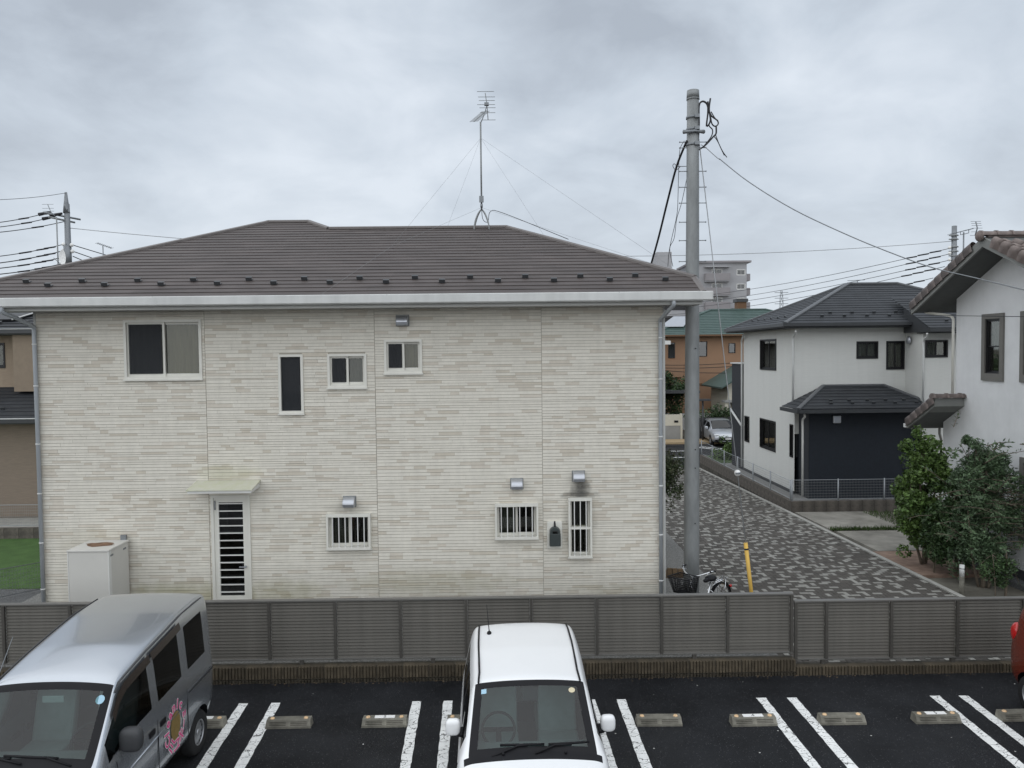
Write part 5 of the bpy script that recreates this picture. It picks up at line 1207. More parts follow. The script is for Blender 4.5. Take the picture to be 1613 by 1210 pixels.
# charcoal bay with its own little hipped roof
mb = MB(); mb.box(10.36, 14.12, 25.95, yn+.3, zg, 2.95, skip='bk'); BAY = mb.build('bay_wall', 'bw_dark', BW)
for x in (10.352,):
    mb = MB(); mb.box(x, x+.006, 25.97, yn, zg+.02, 2.9); mb.build('bay_side_cladding', 'bw_dark2', BW)
mb = MB(); mb.box(11.15, 11.42, 25.86, 25.95, 2.45, 2.72); mb.build('vent_hood', 'stainless', BW, bevel=.03)
ez = 2.98; a_, b_, c_, d_2 = (9.75, 25.35, ez), (14.55, 25.35, ez), (13.35, 26.85, 3.68), (11.2, 26.85, 3.68)
f_ = (9.75, 26.85, ez)
PR = simple_roof(BW, [(a_, b_, c_, d_2), (f_, a_, d_2), (b_, (14.55, 26.85, ez), c_)], .21, 'roof_black', 'roof_black_cap', [(a_, d_2), (b_, c_), (d_2, c_)], .07, .035)
guards(PR, (10.6, 25.62, 3.12), (14.2, 25.62, 3.12), 5); guards(PR, (10.9, 25.8, 3.2), (14.0, 25.8, 3.2), 5, first=.2)
mb = MB(); mb.box(9.72, 14.58, 25.22, 25.33, 2.85, 2.97); mb.box(9.66, 9.74, 25.22, 26.8, 2.85, 2.97); mb.build('gutter', 'gutter_black', BW)
mb = MB(); mb.box(9.75, 14.5, 25.33, 26.8, 2.86, 2.90); mb.build('soffit', 'soffit_dark', BW)
# main roof
ey = 26.25; ez = 5.86; rl, rr_ = 13.3, 15.2; ry = 29.6; rzz = 7.47; ex0 = 9.62; eyb = 33.2
A, B, C, D = (ex0, ey, ez), (18.9, ey, ez), (15.2, ry, rzz), (13.3, ry, rzz); E_, F2 = (ex0, eyb, ez), (18.9, eyb, ez)
MR = simple_roof(BW, [(A, B, C, D), (E_, A, D), (F2, E_, D, C), (B, F2, C)], .22, 'roof_black', 'roof_black_cap', [(A, D), (D, C), (C, B), (E_, D)], .09, .04)
guards(MR, (10.7, 26.72, 6.10), (17, 26.72, 6.10), 8); guards(MR, (11.1, 26.98, 6.22), (17.3, 26.98, 6.22), 8)
guards(MR, (10.2, 31.8, 6.12), (10.2, 27.4, 6.12), 6, ang=(.4, 0, -1.57))
mb = MB(); mb.box(ex0, 13.9, ey-.02, ey+.03, 5.70, 5.86); mb.box(ex0, ex0+.04, ey, eyb, 5.70, 5.86); mb.build('fascia', 'gutter_black', BW)
mb = MB(); mb.box(ex0-.1, 13.98, ey-.13, ey-.02, 5.76, 5.87); mb.box(ex0-.1, ex0-.01, ey-.02, eyb, 5.76, 5.87); mb.build('gutter', 'gutter_black', BW)
mb = MB(); mb.box(ex0, 18.8, ey, eyb, 5.70, 5.72); mb.build('soffit', 'soffit_dark', BW)
# projecting roof wing over the right front wall
wy = 25.05; Aw, Bw = (13.95, wy, 5.62), (18.9, wy, 5.62); Cw, Dw = (16.9, 27.6, 6.72), (15.2, 27.6, 6.72)
mb = MB()
WG = simple_roof(BW, [(Aw, Bw, (18.9, 27.6, 6.79), (13.95, 27.6, 6.79))], .22, 'roof_black', 'roof_black_cap', [])
mb = MB(); mb.prism(((13.95, wy, 5.5), (13.95, 26.7, 5.5), (13.95, 26.7, 6.36), (13.95, wy, 5.6)), (.03, 0, 0)); mb.build('verge_board', 'gutter_black', BW)
guards(WG, (14.4, wy+.42, 5.85), (16.4, wy+.42, 5.85), 3)
mb = MB(); mb.box(13.9, 18.9, wy-.12, wy-.01, 5.50, 5.62); mb.box(13.99, 18.8, wy, 25.9, 5.46, 5.49); mb.build('gutter', 'gutter_black', BW)
mb = MB(); mb.ball((14.00, 26.45, 5.25), .12, 12, 8, 0, (.6, 1, 1.15)); mb.build('vent_hood', 'stainless', BW)
for (x, y, top, bot, m) in ((10.12, yn-.05, 5.6, 3.1, 'gutter'), (10.12, 25.9, 2.8, 0, 'frame_white'), (14.06, 25.62, 5.45, 3.1, 'gutter'), (10.12, yf, 5.6, 0, 'gutter')):
    mb = MB(); mb.tube(spline([(x-.1, y-.5 if y > 26 else y-.4, top), (x-.05, y-.3, top-.1), (x, y, top-.22), (x, y, top-.5)], 4)+[Vector((x, y, bot))], .035, 8); mb.build('downpipe', m, BW)
mb = MB(); mb.box(xw-.02, xw, yn, yf, zg-.2, zg+.12); mb.build('base_trim', 'gutter_black', BW)
# dark porch screen wall beyond the white side wall
mb = MB(); mb.box(10.18, 13, yf, 34.2, -.7, 4.38); PW = mb.build('porch_wall', 'bw_dark2', BW)
mb = MB(); mb.box(10.12, 13.05, yf-.01, 34.26, 4.38, 4.43); mb.build('coping', 'gutter', PW)
mb = MB(); mb.tube([(10.12, 34.2, 2.35), (10.12, yf, 1.75)], .05, 8); mb.build('handrail', 'gutter', BW)
mb = MB(); mb.cyl((14.3, 31, 6.8), (14.3, 31, 7.75), .02, None, 6); mb.cyl((13.9, 31, 7.72), (14.6, 31, 7.75), .012, None, 5); mb.build('small_aerial', 'galv_dark', BW)
# its raised plot
mb = MB(); mb.box(9.62, 19.5, 25.46, 37.2, -1.1, -.14, skip='b'); struct('house_plot', mb, 'gravel')
mb = MB(); mb.box(9.75, 10.9, 34.6, 37.0, -.3, -.12, skip='b'); struct('small_lawn', mb, 'grass')
def low_wall(label, x0, x1, y0, y1, top, along, ln=.4, nm='low_block_wall'):
    B_ = thing(nm, label, 'wall', ((x0+x1)/2, (y0+y1)/2, -.7)); mb = MB(); mb.box(x0+.01, x1-.01, y0+.01, y1-.01, -1.2, top-.01); mb.build('wall_core', 'mossy', B_)
    a, e = (x0, x1) if along == 'x' else (y0, y1); t = a; m0 = None
    while t < e-.03:
        n = min(ln, e-t)
        for z in (top-.2, top-.4):
            if m0 and abs(m0[1]-n) < .01: o = link('block', m0[0].data, B_); o.location = m0[2]+(Vector((t-m0[3], 0, z-m0[4])) if along == 'x' else Vector((0, t-m0[3], z-m0[4])))
            else:
                q_ = MB(); q_.box(*((t+.004, t+n-.004, y0, y1) if along == 'x' else (x0, x1, t+.004, t+n-.004)), z+.003, z+.197); o = q_.build('block', 'block_plain', B_, bevel=.006); m0 = (o, n, o.location.copy(), t, z)
        t += ln
def mesh_fence(label, pts, z0, h, posts, post_every=2., m='gutter', wire_m='gutter', gap=.05, cat='fence', rows=7):
    a, b = Vector(pts[0]), Vector(pts[1]); F_ = thing('mesh_fence', label, cat, (a+b)/2); L_ = (b-a).length; d = (b-a)/L_; n = int(L_/post_every)+1
    for i in range(n+1):
        p = a.lerp(b, i/n); mb = MB(); mb.cyl(p+Vector((0, 0, -.1)), p+Vector((0, 0, h+.03)), .024, None, 8); mb.build('post', m, F_)
    for z in (h, .06):
        mb = MB(); mb.cyl(a+Vector((0, 0, z)), b+Vector((0, 0, z)), .009, None, 5); mb.build('rail', m, F_)
    mb = MB(); k = int(L_/gap); up_ = Vector((0, 0, 1))
    for i in range(k+1):
        p = a.lerp(b, i/k); s_ = d*.0022
        mb.face((p-s_+up_*.06, p+s_+up_*.06, p+s_+up_*h, p-s_+up_*h))
    for i in range(1, rows): z = .06+(h-.06)*i/rows; mb.face((a+up_*(z-.003), b+up_*(z-.003), b+up_*(z+.003), a+up_*(z+.003)))
    mb.build('wire_mesh', wire_m, F_, recalc=False, kind='stuff')
low_wall('low dark block wall facing the concrete slabs', 9.5, 14.2, 25.3, 25.42, -.08, 'x'); low_wall('long low dark block wall along the right side of the lane', 9.5, 9.62, 25.42, 37.2, -.08, 'y')
mesh_fence('white wire fence on the low wall facing the concrete slabs', ((9.56, 25.36, -.08), (14.2, 25.36, -.08)), 0, .70, 3, 2.3, 'pipe', 'wire_grey')
mesh_fence('white wire fence running along the lane beside the white house', ((9.56, 25.5, -.08), (9.56, 37.1, -.08)), 0, .66, 6, 2., 'pipe', 'wire_grey')

# ------------------------------------------------------------------ the plaster house with clay tiles
PH = thing('plaster_house', 'white plaster house with brown clay tile gable roof beside the shrubs', 'house', (13.5, 16.8, -.1))
xp = 11.3; yb_ = 19.10; ya_ = 14.3; yr = 16.85; zr_ = 7.22; sl = .455
rf = lambda y: zr_-sl*abs(y-yr)                      # underside of the tiled slope
W2 = [(17.36, 17.90, 4.36, 5.62), (15.85, 16.55, 4.36, 5.62), (17.36, 17.90, 1.16, 2.44), (15.7, 16.5, .9, 2.44)]
mb = wall_sheet(west(xp), ya_, yb_, -.3, 5.70, ins_(W2)); mb.face(((xp, ya_, 5.70), (xp, yb_, 5.70), (xp, yb_, rf(yb_)), (xp, yr, rf(yr)), (xp, ya_, rf(ya_))))
mb.build('wall', 'plaster', PH, recalc=False)
mb = MB(); mb.face(((xp, yb_, 2.4), (18, yb_, 2.4), (18, yb_, 6.1), (xp, yb_, 6.1))); mb.face(((xp, yb_, -.3), (xp, 19.62, -.3), (xp, 19.62, 3.3), (xp, yb_, 3.5))); mb.face(((xp, 19.62, -.3), (18, 19.62, -.3), (18, 19.62, 3.3), (xp, 19.62, 3.3)))
mb.face(((xp, ya_, -.3), (18, ya_, -.3), (18, ya_, 6.0), (xp, ya_, 6.0))); mb.face(((18, ya_, -.3), (18, 19.62, -.3), (18, 19.62, 6), (18, ya_, 6))); mb.build('rear_wall', 'plaster', PH, recalc=False)
mb = MB(); mb.box(xp-.012, xp+.1, ya_-.1, 19.63, -.4, .08); mb.build('base_trim', 'trim_grey', PH)
for k, r_ in enumerate(W2):
    t = .12; mb = MB(west(xp)); ring(mb, r_[0]-t, r_[1]+t, r_[2]-t-.05, r_[3]+t, t, -.02, .045, t+.05); S_ = mb.build('window_surround', 'trim_taupe', PH)
    window(PH, west(xp), *r_, style='hung', fm='frame_black', sill=False, fw=.03, proud=.01, curtain=[(0, 1, 'lace')] if k == 0 else None)
# overhanging roof
xo = 10.52; TH = .16
mb = MB()
for s_, ye_ in ((1, 19.75), (-1, 13.95)):
    mb.face(((xo+.06, yr, rf(yr)-.02), (18.3, yr, rf(yr)-.02), (18.3, ye_, rf(ye_)-.02), (xo+.06, ye_, rf(ye_)-.02)))
SOF = mb.build('soffit', 'soffit_dark', PH, recalc=False)
for s_, ye_ in ((1, 19.78), (-1, 13.92)):
    mb = MB(); mb.prism(((xo, yr, rf(yr)-.05), (xo, ye_, rf(ye_)-.05), (xo, ye_, rf(ye_)+TH), (xo, yr, rf(yr)+TH)), (.05, 0, 0)); mb.build('barge_board', 'barge', PH)
    mb = MB(); mb.prism(((xo+.05, yr, rf(yr)+.0), (xo+.05, ye_, rf(ye_)), (xo+.05, ye_, rf(ye_)+TH), (xo+.05, yr, rf(yr)+TH)), (7.8, 0, 0)); mb.build('roof_deck', 'soffit_dark', PH)
mb = MB(); mb.tube([(xo+.02, 19.86, rf(19.8)+.06), (18.3, 19.86, rf(19.8)+.06)], .055, 8); mb.build('gutter', 'gutter_black', PH)
RF_ = MB(); RF_.box(xo+.1, 18.2, yr-.05, yr+.05, zr_+TH-.01, zr_+TH+.03); RF_ = RF_.build('roof', 'tile', PH)
# clay tiles: a barrel and a trough, each tile its own piece
def tile_mesh(w=.265, ln=.33, th=.014):
    mb = MB(); n = 10; pr = []
    for i in range(n+1):
        t = i/n; x = t*w
        z = .075*math.sin(math.pi*min(1, t/.62)) if t < .62 else -.018*math.sin(math.pi*(t-.62)/.38)
        pr.append((x, z))
    lo = [mb.pt((x, 0, z+.02)) for x, z in pr]; hi = [mb.pt((x, ln, z)) for x, z in pr]; lb = [mb.pt((x, 0, z+.02-th)) for x, z in pr]
    for i in range(n): mb.idx((lo[i], lo[i+1], hi[i+1], hi[i]), 0, True); mb.idx((lb[i], lb[i+1], lo[i+1], lo[i]))
    return mb
def verge_mesh(ln=.33):
    mb = MB(); n = 8; pr = [(-.06, -.13)]+[(-.06+.075*(1-math.cos(math.pi*i/n)), .10*math.sin(math.pi*i/n)+.01) for i in range(n+1)]
    lo = [mb.pt((x, 0, z+.02)) for x, z in pr]; hi = [mb.pt((x, ln, z)) for x, z in pr]; lb = [mb.pt((x+.006, 0, z+.004)) for x, z in pr]
    for i in range(len(pr)-1): mb.idx((lo[i], lo[i+1], hi[i+1], hi[i]), 0, True); mb.idx((lb[i], lb[i+1], lo[i+1], lo[i]))
    mb.idx(lo[::-1]); return mb
def place(o, M): o.matrix_local = Matrix.Translation(-ORG[RF_]) @ M
TMs = tile_mesh().build('roof_tile', 'tile', RF_, local=True, recalc=False); VM = verge_mesh().build('verge_tile', 'tile', RF_, local=True, recalc=False)
first_t = first_v = True; ang = math.atan(sl)
for s_ in (1, -1):
    rows = 9
    for r_ in range(rows):
        dist = (2.95/math.cos(ang))-r_*.315          # eave upwards
        y = yr+s_*(dist*math.cos(ang)); z = zr_+TH-dist*math.sin(ang)+.015
        R3 = Matrix.Rotation(ang*1, 4, 'X') if s_ < 0 else Matrix.Rotation(math.pi, 4, 'Z') @ Matrix.Rotation(ang, 4, 'X')
        o = VM if first_v else link('verge_tile', VM.data, RF_); first_v = False
        if s_ < 0: place(o, Matrix.Translation((xo+.02, y, z)) @ R3)
        else: place(o, Matrix.Translation((xo+.02, y, z)) @ Matrix.Scale(-1, 4, (1, 0, 0)) @ R3)
        for c_ in range(11 if s_ < 0 else 5):
            x = xo+.14+c_*.262
            o = TMs if first_t else link('roof_tile', TMs.data, RF_); first_t = False
            if s_ < 0: place(o, Matrix.Translation((x, y, z)) @ R3)
            else: place(o, Matrix.Translation((x+.262, y, z)) @ R3)
rc = MB(); n = 10; w0, w1 = .12, .105
for (x, r0) in ((0, .125), (.34, .112)): pass
A_ = [rc.pt((0, .128*math.cos(math.pi*i/n), .115*math.sin(math.pi*i/n))) for i in range(n+1)]; B_ = [rc.pt((.05, .128*math.cos(math.pi*i/n), .115*math.sin(math.pi*i/n))) for i in range(n+1)]; C_2 = [rc.pt((.055, .112*math.cos(math.pi*i/n), .10*math.sin(math.pi*i/n))) for i in range(n+1)]; D_ = [rc.pt((.36, .108*math.cos(math.pi*i/n), .096*math.sin(math.pi*i/n))) for i in range(n+1)]
for p, q_ in ((A_, B_), (B_, C_2), (C_2, D_)):
    for i in range(n): rc.idx((p[i], p[i+1], q_[i+1], q_[i]), 0, True)
rc.idx(A_[::-1]); RC = rc.build('ridge_tile', 'tile', RF_, local=True, recalc=False)
for i in range(20):
    o = RC if i == 0 else link('ridge_tile', RC.data, RF_); place(o, Matrix.Translation((xo-.07+i*.335, yr, zr_+TH+.03)))
mb = MB(); mb.ball((xo-.06, yr, zr_+TH+.02), .125, 14, 8, 0, (.6, 1, .95)); mb.build('ridge_end', 'tile', RF_)
# lower pent roof at the far corner
y0_, y1_ = 18.72, 20.0; z0_, z1_ = 3.66, 2.98; xo2 = 10.56
mb = MB(); mb.prism(((xo2, y0_, z0_-.13), (xo2, y1_, z1_-.11), (xo2, y1_, z1_+.05), (xo2, y0_, z0_+.07)), (4, 0, 0)); mb.build('pent_roof', 'barge', PH)
mb = MB(); mb.face(((xo2+.05, y0_+.02, z0_-.135), (14.5, y0_+.02, z0_-.135), (14.5, y1_-.02, z1_-.115), (xo2+.05, y1_-.02, z1_-.115))); mb.build('pent_soffit', 'soffit_dark', PH, recalc=False)
a2 = math.atan((z0_-z1_)/(y1_-y0_)); R3 = Matrix.Rotation(math.pi, 4, 'Z') @ Matrix.Rotation(a2, 4, 'X')
for r_ in range(5):
    d = r_*.29; y = y1_+.03-d*math.cos(a2); z = z1_+.05+d*math.sin(a2)
    o = link('verge_tile', VM.data, RF_); place(o, Matrix.Translation((xo2+.02, y, z)) @ Matrix.Scale(-1, 4, (1, 0, 0)) @ R3)
    for c_ in range(3): o = link('roof_tile', TMs.data, RF_); place(o, Matrix.Translation((xo2+.14+(c_+1)*.262, y, z)) @ R3)
for i in range(3): o = link('ridge_tile', RC.data, RF_); place(o, Matrix.Translation((xo2-.06+i*.335, y0_+.02, z0_+.08)))
mb = MB(); mb.box(xo2-.04, 14, y1_+.0, y1_+.10, z1_-.09, z1_+.01); mb.build('gutter', 'gutter', PH)
mb = MB(); mb.tube(spline([(xo+.4, 19.82, 5.96), (xo+.42, 19.8, 5.88), (xp-.2, 19.3, 5.80), (xp-.06, 19.16, 5.72), (xp-.05, 19.14, 5.5)], 4)+[Vector((xp-.05, 19.14, 3.75))], .035, 8); mb.build('downpipe', 'frame_cream', PH)
mb = MB(); mb.tube([(xp-.05, 19.70, 2.9), (xp-.06, 19.68, 2.75), (xp-.03, 19.66, 2.6), (xp-.03, 19.66, 0)], .03, 8); mb.build('downpipe', 'trim_taupe', PH)
# yagi aerial on the far slope of the tiled roof
YA = thing('yagi_aerial', 'small television aerial with tilted boom on the clay tile roof', 'aerial', (11.6, 18.3, rf(18.3)+TH))
m0_ = at(1518, 366, 18.3); mb = MB(); mb.cyl((m0_.x, 18.3, rf(18.3)+TH-.05), (m0_.x, 18.3, m0_.z), .016, None, 6); mb.build('mast', 'galv_dark', YA)
pb = [at(x, y, 18.3) for x, y in ((1497, 369), (1533, 360))]; mb = MB(); mb.tube(pb, .012, 6); BM_ = mb.build('boom', 'galv_dark', YA)
for i in range(9):
    p = pb[0].lerp(pb[1], i/9); mb = MB(); mb.cyl(p-Vector((.0, .12, 0)), p+Vector((0, .12, 0)), .005, None, 5); mb.build('element', 'galv_dark', BM_)
v0_, v1_ = at(1536, 371, 18.3), at(1537, 349, 18.3); vm = at(1539.5, 359.5, 18.3); mb = MB(); mb.tube([v0_, vm, v1_], .014, 6); V_ = mb.build('boom', 'galv_dark', YA)
for t in (0, .25, .5, .7, .85, 1):
    p = (v0_.lerp(vm, t*2) if t < .5 else vm.lerp(v1_, t*2-1)); mb = MB(); mb.cyl(p-Vector((.12, 0, 0)), p+Vector((.12, 0, 0)), .005, None, 5); mb.build('element', 'galv_dark', V_)
mb = MB(); mb.tube([at(1513, 365, 18.3), at(1513, 370, 18.3), at(1518, 369, 18.3), at(1526, 367, 18.3), at(1526, 362, 18.3)], .009, 5); mb.build('strut', 'galv_dark', YA)
mb = MB(); mb.box(11.0, 19, 13.0, 20.5, -.5, -.13, skip='b'); struct('plaster_house_plot', mb, 'gravel_dark')

# ------------------------------------------------------------------ trees and shrubs
def foliage(mb, c, rad, n, size, rnd, asp=.45, droop=0., mi=0, shell=.35):
    for _ in range(n):
        d = Vector((rnd.gauss(0, 1), rnd.gauss(0, 1), rnd.gauss(0, 1))).normalized(); k = shell+(1-shell)*rnd.random()**.5
        p = Vector(c)+Vector((d.x*rad[0], d.y*rad[1], d.z*rad[2]))*k
        a = Vector((rnd.gauss(0, 1), rnd.gauss(0, 1), rnd.gauss(0, .7)-droop)).normalized(); b = a.cross(Vector((rnd.gauss(0, 1), rnd.gauss(0, 1), rnd.gauss(0, 1)))).normalized()
        s = size*rnd.uniform(.6, 1.3); w = s*asp
        mb.face((p-a*s*.5, p-a*s*.05+b*w*.5, p+a*s*.5, p-a*s*.05-b*w*.5), mi)
def tree(name, label, cat, base, stems, clumps, lm, lsize, nper, seed, asp=.45, sprays=(), tm='trunk', group=None):
    rnd = random.Random(seed); T_ = thing(name, label, cat, base, group); base = Vector(base)
    mb = MB()
    for s_ in stems: mb.tube(spline([Vector(p) for p in s_[0]], 4), [s_[1]+(s_[2]-s_[1])*i/(4*(len(s_[0])-1)) for i in range(4*(len(s_[0])-1)+1)], 7)
    for c, r in clumps:
        src = min((Vector(p) for s_ in stems for p in s_[0]), key=lambda q_: (q_-Vector(c)).length); mb.tube([src, src.lerp(Vector(c), .5)+Vector((0, 0, .05)), Vector(c)], [.014, .01, .005], 5)
    mb.build('trunk', tm, T_)
    mb = MB()
    for c, r in clumps:
        for k in range(5):
            o = Vector((rnd.gauss(0, .45)*r[0], rnd.gauss(0, .45)*r[1], rnd.gauss(0, .45)*r[2])); foliage(mb, Vector(c)+o, [q_*.62 for q_ in r], nper//5, lsize, rnd, asp)
    for a, b, nl in sprays:
        a, b = Vector(a), Vector(b); mb2 = None
        for i in range(nl):
            t = (i+.5)/nl; p = a.lerp(b, t)+Vector((0, 0, .04*math.sin(t*3))); d = (b-a).normalized(); sd = d.cross(Vector((rnd.gauss(0, 1), rnd.gauss(0, 1), rnd.gauss(0, 1)))).normalized(); q_ = (d*.5+sd).normalized(); s = lsize*rnd.uniform(.8, 1.3); w = q_.cross(d).normalized()*s*.18
            mb.face((p, p+q_*s*.45+w, p+q_*s, p+q_*s*.45-w))
    mb.build('crown', lm, T_, recalc=False)
    if sprays:
        mb = MB()
        for a, b, nl in sprays: mb.tube([Vector(a), (Vector(a)+Vector(b))/2+Vector((0, 0, .03)), Vector(b)], [.011, .008, .005], 4)
        mb.build('twigs', tm, T_, kind='stuff')
    return T_
rt = random.Random(3)
def blob(cx, cy, cz, rx, ry, rz__, n, r, rnd):
    out = []
    while len(out) < n:
        d = Vector((rnd.uniform(-1, 1), rnd.uniform(-1, 1), rnd.uniform(-1, 1)))
        if d.length < 1: out.append(((cx+d.x*rx, cy+d.y*ry, cz+d.z*rz__), (r*rnd.uniform(.7, 1.25),)*3))
    return out
tree('maple_shrub', 'bright green leafy shrub beside the concrete slabs', 'shrub', (10.05, 18.2, -.2), [(((10.05, 18.2, -.3), (10.05, 18.2, .6), (9.95, 18.2, 1.5), (9.95, 18.15, 2.3)), .05, .015), (((10.1, 18.25, -.3), (10.25, 18.2, .7), (10.3, 18.2, 1.6)), .04, .015), (((10.0, 18.15, -.3), (9.75, 18.2, .7), (9.7, 18.2, 1.5)), .035, .012)],
    blob(10.0, 18.2, 1.58, .50, .5, 1.2, 34, .28, rt)+[((9.72, 18.2, 2.5), (.2, .2, .2)), ((10.15, 18.1, 2.65), (.25, .25, .2)), ((9.9, 18.1, .75), (.32, .3, .3)), ((9.95, 18.0, .45), (.28, .3, .28))], 'leaf_bright', .10, 400, 4, .55)
tree('fern_shrub', 'low feathery green shrub at the foot of the leafy shrub', 'shrub', (9.85, 17.4, -.2), [(((9.85, 17.4, -.25), (9.85, 17.4, .2), (9.85, 17.4, .8)), .03, .01)], blob(10.0, 17.4, .45, .25, .25, .5, 14, .2, rt), 'leaf_dark', .06, 420, 9, .3)
ol = blob(10.44, 16.6, 1.45, .62, .5, 1.30, 44, .28, rt)+[((10.25, 16.5, 2.65), (.28, .25, .22)), ((10.15, 16.5, 2.9), (.16, .16, .16)), ((10.62, 16.5, 2.4), (.25, .25, .25)), ((10.8, 16.3, 1.3), (.25, .25, .3)), ((10.3, 16.3, .5), (.35, .3, .3))]
spr = []
for k in range(120):
    a = Vector((10.45+rt.gauss(0, .4), 16.5+rt.gauss(0, .3), 1.35+rt.gauss(0, .65))); d = Vector((rt.gauss(0, 1), rt.gauss(0, .7)-.3, rt.uniform(-.3, .7))).normalized(); spr.append((a, a+d*rt.uniform(.4, .75), 16))
for k in range(7):
    a = Vector((10.2+rt.gauss(0, .12), 16.5, 2.35)); spr.append((a, a+Vector((rt.gauss(0, .12), rt.gauss(0, .1), rt.uniform(.35, .6))), 26))
for k in range(26):
    a = Vector((10.8+rt.gauss(0, .08), 16.3, .6+rt.random()*1.7)); spr.append((a, a+Vector((rt.uniform(.25, .5), rt.gauss(0, .15), rt.uniform(-.15, .25))), 14))
tree('olive_tree', 'dense grey-green olive tree in front of the plaster house', 'tree', (10.35, 16.4, -.2), [(((10.35, 16.4, -.3), (10.38, 16.4, .4), (10.45, 16.5, 1.1), (10.4, 16.5, 2.2)), .055, .015), (((10.42, 16.35, -.3), (10.6, 16.3, .6), (10.75, 16.4, 1.5)), .035, .012), (((10.3, 16.45, -.3), (10.1, 16.4, .5), (10.05, 16.5, 1.6)), .03, .012)], ol, 'leaf_olive', .085, 640, 5, .34, spr)
tree('evergreen_shrub', 'dark evergreen shrub filling the gap between the leafy shrub and the olive tree', 'shrub', (10.3, 17.3, -.2), [(((10.3, 17.3, -.25), (10.3, 17.3, .6), (10.3, 17.3, 1.7)), .04, .012)], blob(10.22, 17.3, 1.1, .42, .35, .95, 24, .27, rt), 'leaf_dark', .085, 420, 19, .45)
tree('young_bush', 'thin-stemmed young bush at the kerb under the olive tree', 'bush', (10.05, 15.5, -.2), [(((10.05, 15.5, -.25), (10.03, 15.5, .2), (9.98, 15.5, .7)), .012, .006), (((10.25, 15.5, -.25), (10.28, 15.5, .3), (10.26, 15.5, .8)), .03, .01)], blob(10.2, 15.6, .45, .3, .2, .32, 8, .16, rt), 'leaf_dark', .07, 200, 6, .45)
tree('red_leaf_shrub', 'reddish green shrub peeping past the house corner', 'shrub', (3.85, 19.3, 0), [(((3.85, 19.3, -.1), (3.85, 19.3, .8), (3.8, 19.3, 1.9)), .04, .015)], blob(3.98, 19.3, 1.75, .50, .5, .6, 22, .28, rt), 'leaf_red', .08, 300, 7, .5)
tree('clipped_bush', 'round clipped pale green bush on the small lawn', 'bush', (10.8, 35.9, -.3), [(((10.8, 35.9, -.3), (10.8, 35.9, .3)), .05, .03)], blob(10.75, 35.9, .2, .55, .5, .35, 14, .4, rt), 'leaf_bright', .12, 260, 8, .5)
# tap post at the kerb
TP = thing('tap_post', 'slim grey-brown garden tap post at the lane edge by the shrubs', 'post', (9.5, 15.75, -.2))
mb = MB(); mb.cyl((9.5, 15.75, -.3), (9.5, 15.75, .20), .048, None, 12); mb.build('post', 'stop_conc', TP); mb = MB(); mb.cyl((9.5, 15.75, .20), (9.5, 15.75, .44), .048, None, 12); mb.build('post_head', 'gutter', TP); mb = MB(); mb.cyl((9.5, 15.75, .36), (9.5, 15.75, .375), .0495, None, 12); mb.build('groove', 'trim_grey', TP)

# ------------------------------------------------------------------ houses beyond the road
def hip_house_roof(parent, x0, x1, y0, y1, ez, rise, ex, m, capm, hip=None):
    hy = (y1-y0)/2; hip = hip or hy; ry_ = (y0+y1)/2; z = ez+rise
    A, B, C, D = (x0, y0, ez), (x1, y0, ez), (x1, y1, ez), (x0, y1, ez); Rl, Rr = (x0+hip, ry_, z), (x1-hip, ry_, z)
    return simple_roof(parent, [(A, B, Rr, Rl), (D, A, Rl), (C, D, Rl, Rr), (B, C, Rr)], ex, m, capm, [(A, Rl), (Rl, Rr), (Rr, B), (D, Rl)], .13, .07, .03)
OH = thing('orange_house', 'orange-walled house with green tiled hipped roof beyond the road', 'house', (18, 60, -.8))
ow = [(13.9, 14.85, 4.55, 6.0-.35), (16.42, 16.92, 4.78, 5.50), (12.0, 12.5, 4.45, 5.6)]
wall_sheet(front(56), 11.2, 25, 2.55, 6.05, ow, depth=.1).build('wall', 'orange_wall', OH, recalc=False)
mb = MB(); mb.box(11.15, 25.05, 55.97, 56.1, 2.42, 2.60); mb.build('band', 'orange_band', OH)
mb = MB(); mb.face(((11.2, 56, .4), (25, 56, .4), (25, 56, 2.45), (11.2, 56, 2.45))); mb.face(((11.2, 56, -.8), (11.2, 63.5, -.8), (11.2, 63.5, 6.05), (11.2, 56, 6.05))); mb.face(((25, 56, -.8), (25, 63.5, -.8), (25, 63.5, 6.05), (25, 56, 6.05))); mb.face(((11.2, 63.5, -.8), (25, 63.5, -.8), (25, 63.5, 6.05), (11.2, 63.5, 6.05))); mb.build('lower_wall', 'orange_wall', OH, recalc=False)
mb = MB(); mb.box(11.18, 25.02, 55.95, 56.2, -.8, .42); mb.build('plinth', 'plaster', OH)
for r_ in ow: window(OH, front(56), *r_, fm='frame_black', sill=False, gm='dark_pane', style='fix')
mb = MB(); mb.box(11.3, 12.9, 55.2, 56, 3.1, 4.3); mb.build('bay_box', 'orange_wall', OH)
OR_ = hip_house_roof(OH, 10.5, 26, 55.2, 64.3, 6.12, 2.0, .33, 'green_tile', 'green_tile', 5.6)
mb = MB(); mb.box(10.5, 26, 55.2, 63.9, 6.02, 6.07); mb.build('soffit', 'soffit_dark', OH)
mb = MB(); mb.box(10.45, 26.05, 55.08, 55.2, 6.02, 6.13); mb.build('gutter', 'orange_band', OH)
mb = MB(); mb.prism(((11.5, 56.3, 6.75), (13.2, 56.3, 6.75), (14.4, 58.2, 7.55), (12.9, 58.2, 7.55)), (0, 0, .05)); mb.build('solar_panel', 'solar', OR_)
mb = MB(); mb.prism(((20.5, 57.2, 7.10), (21.7, 57.2, 7.10), (21.7, 57.8, 7.36), (20.5, 57.8, 7.36)), (0, 0, .08)); mb.build('skylight', 'solar', OR_)
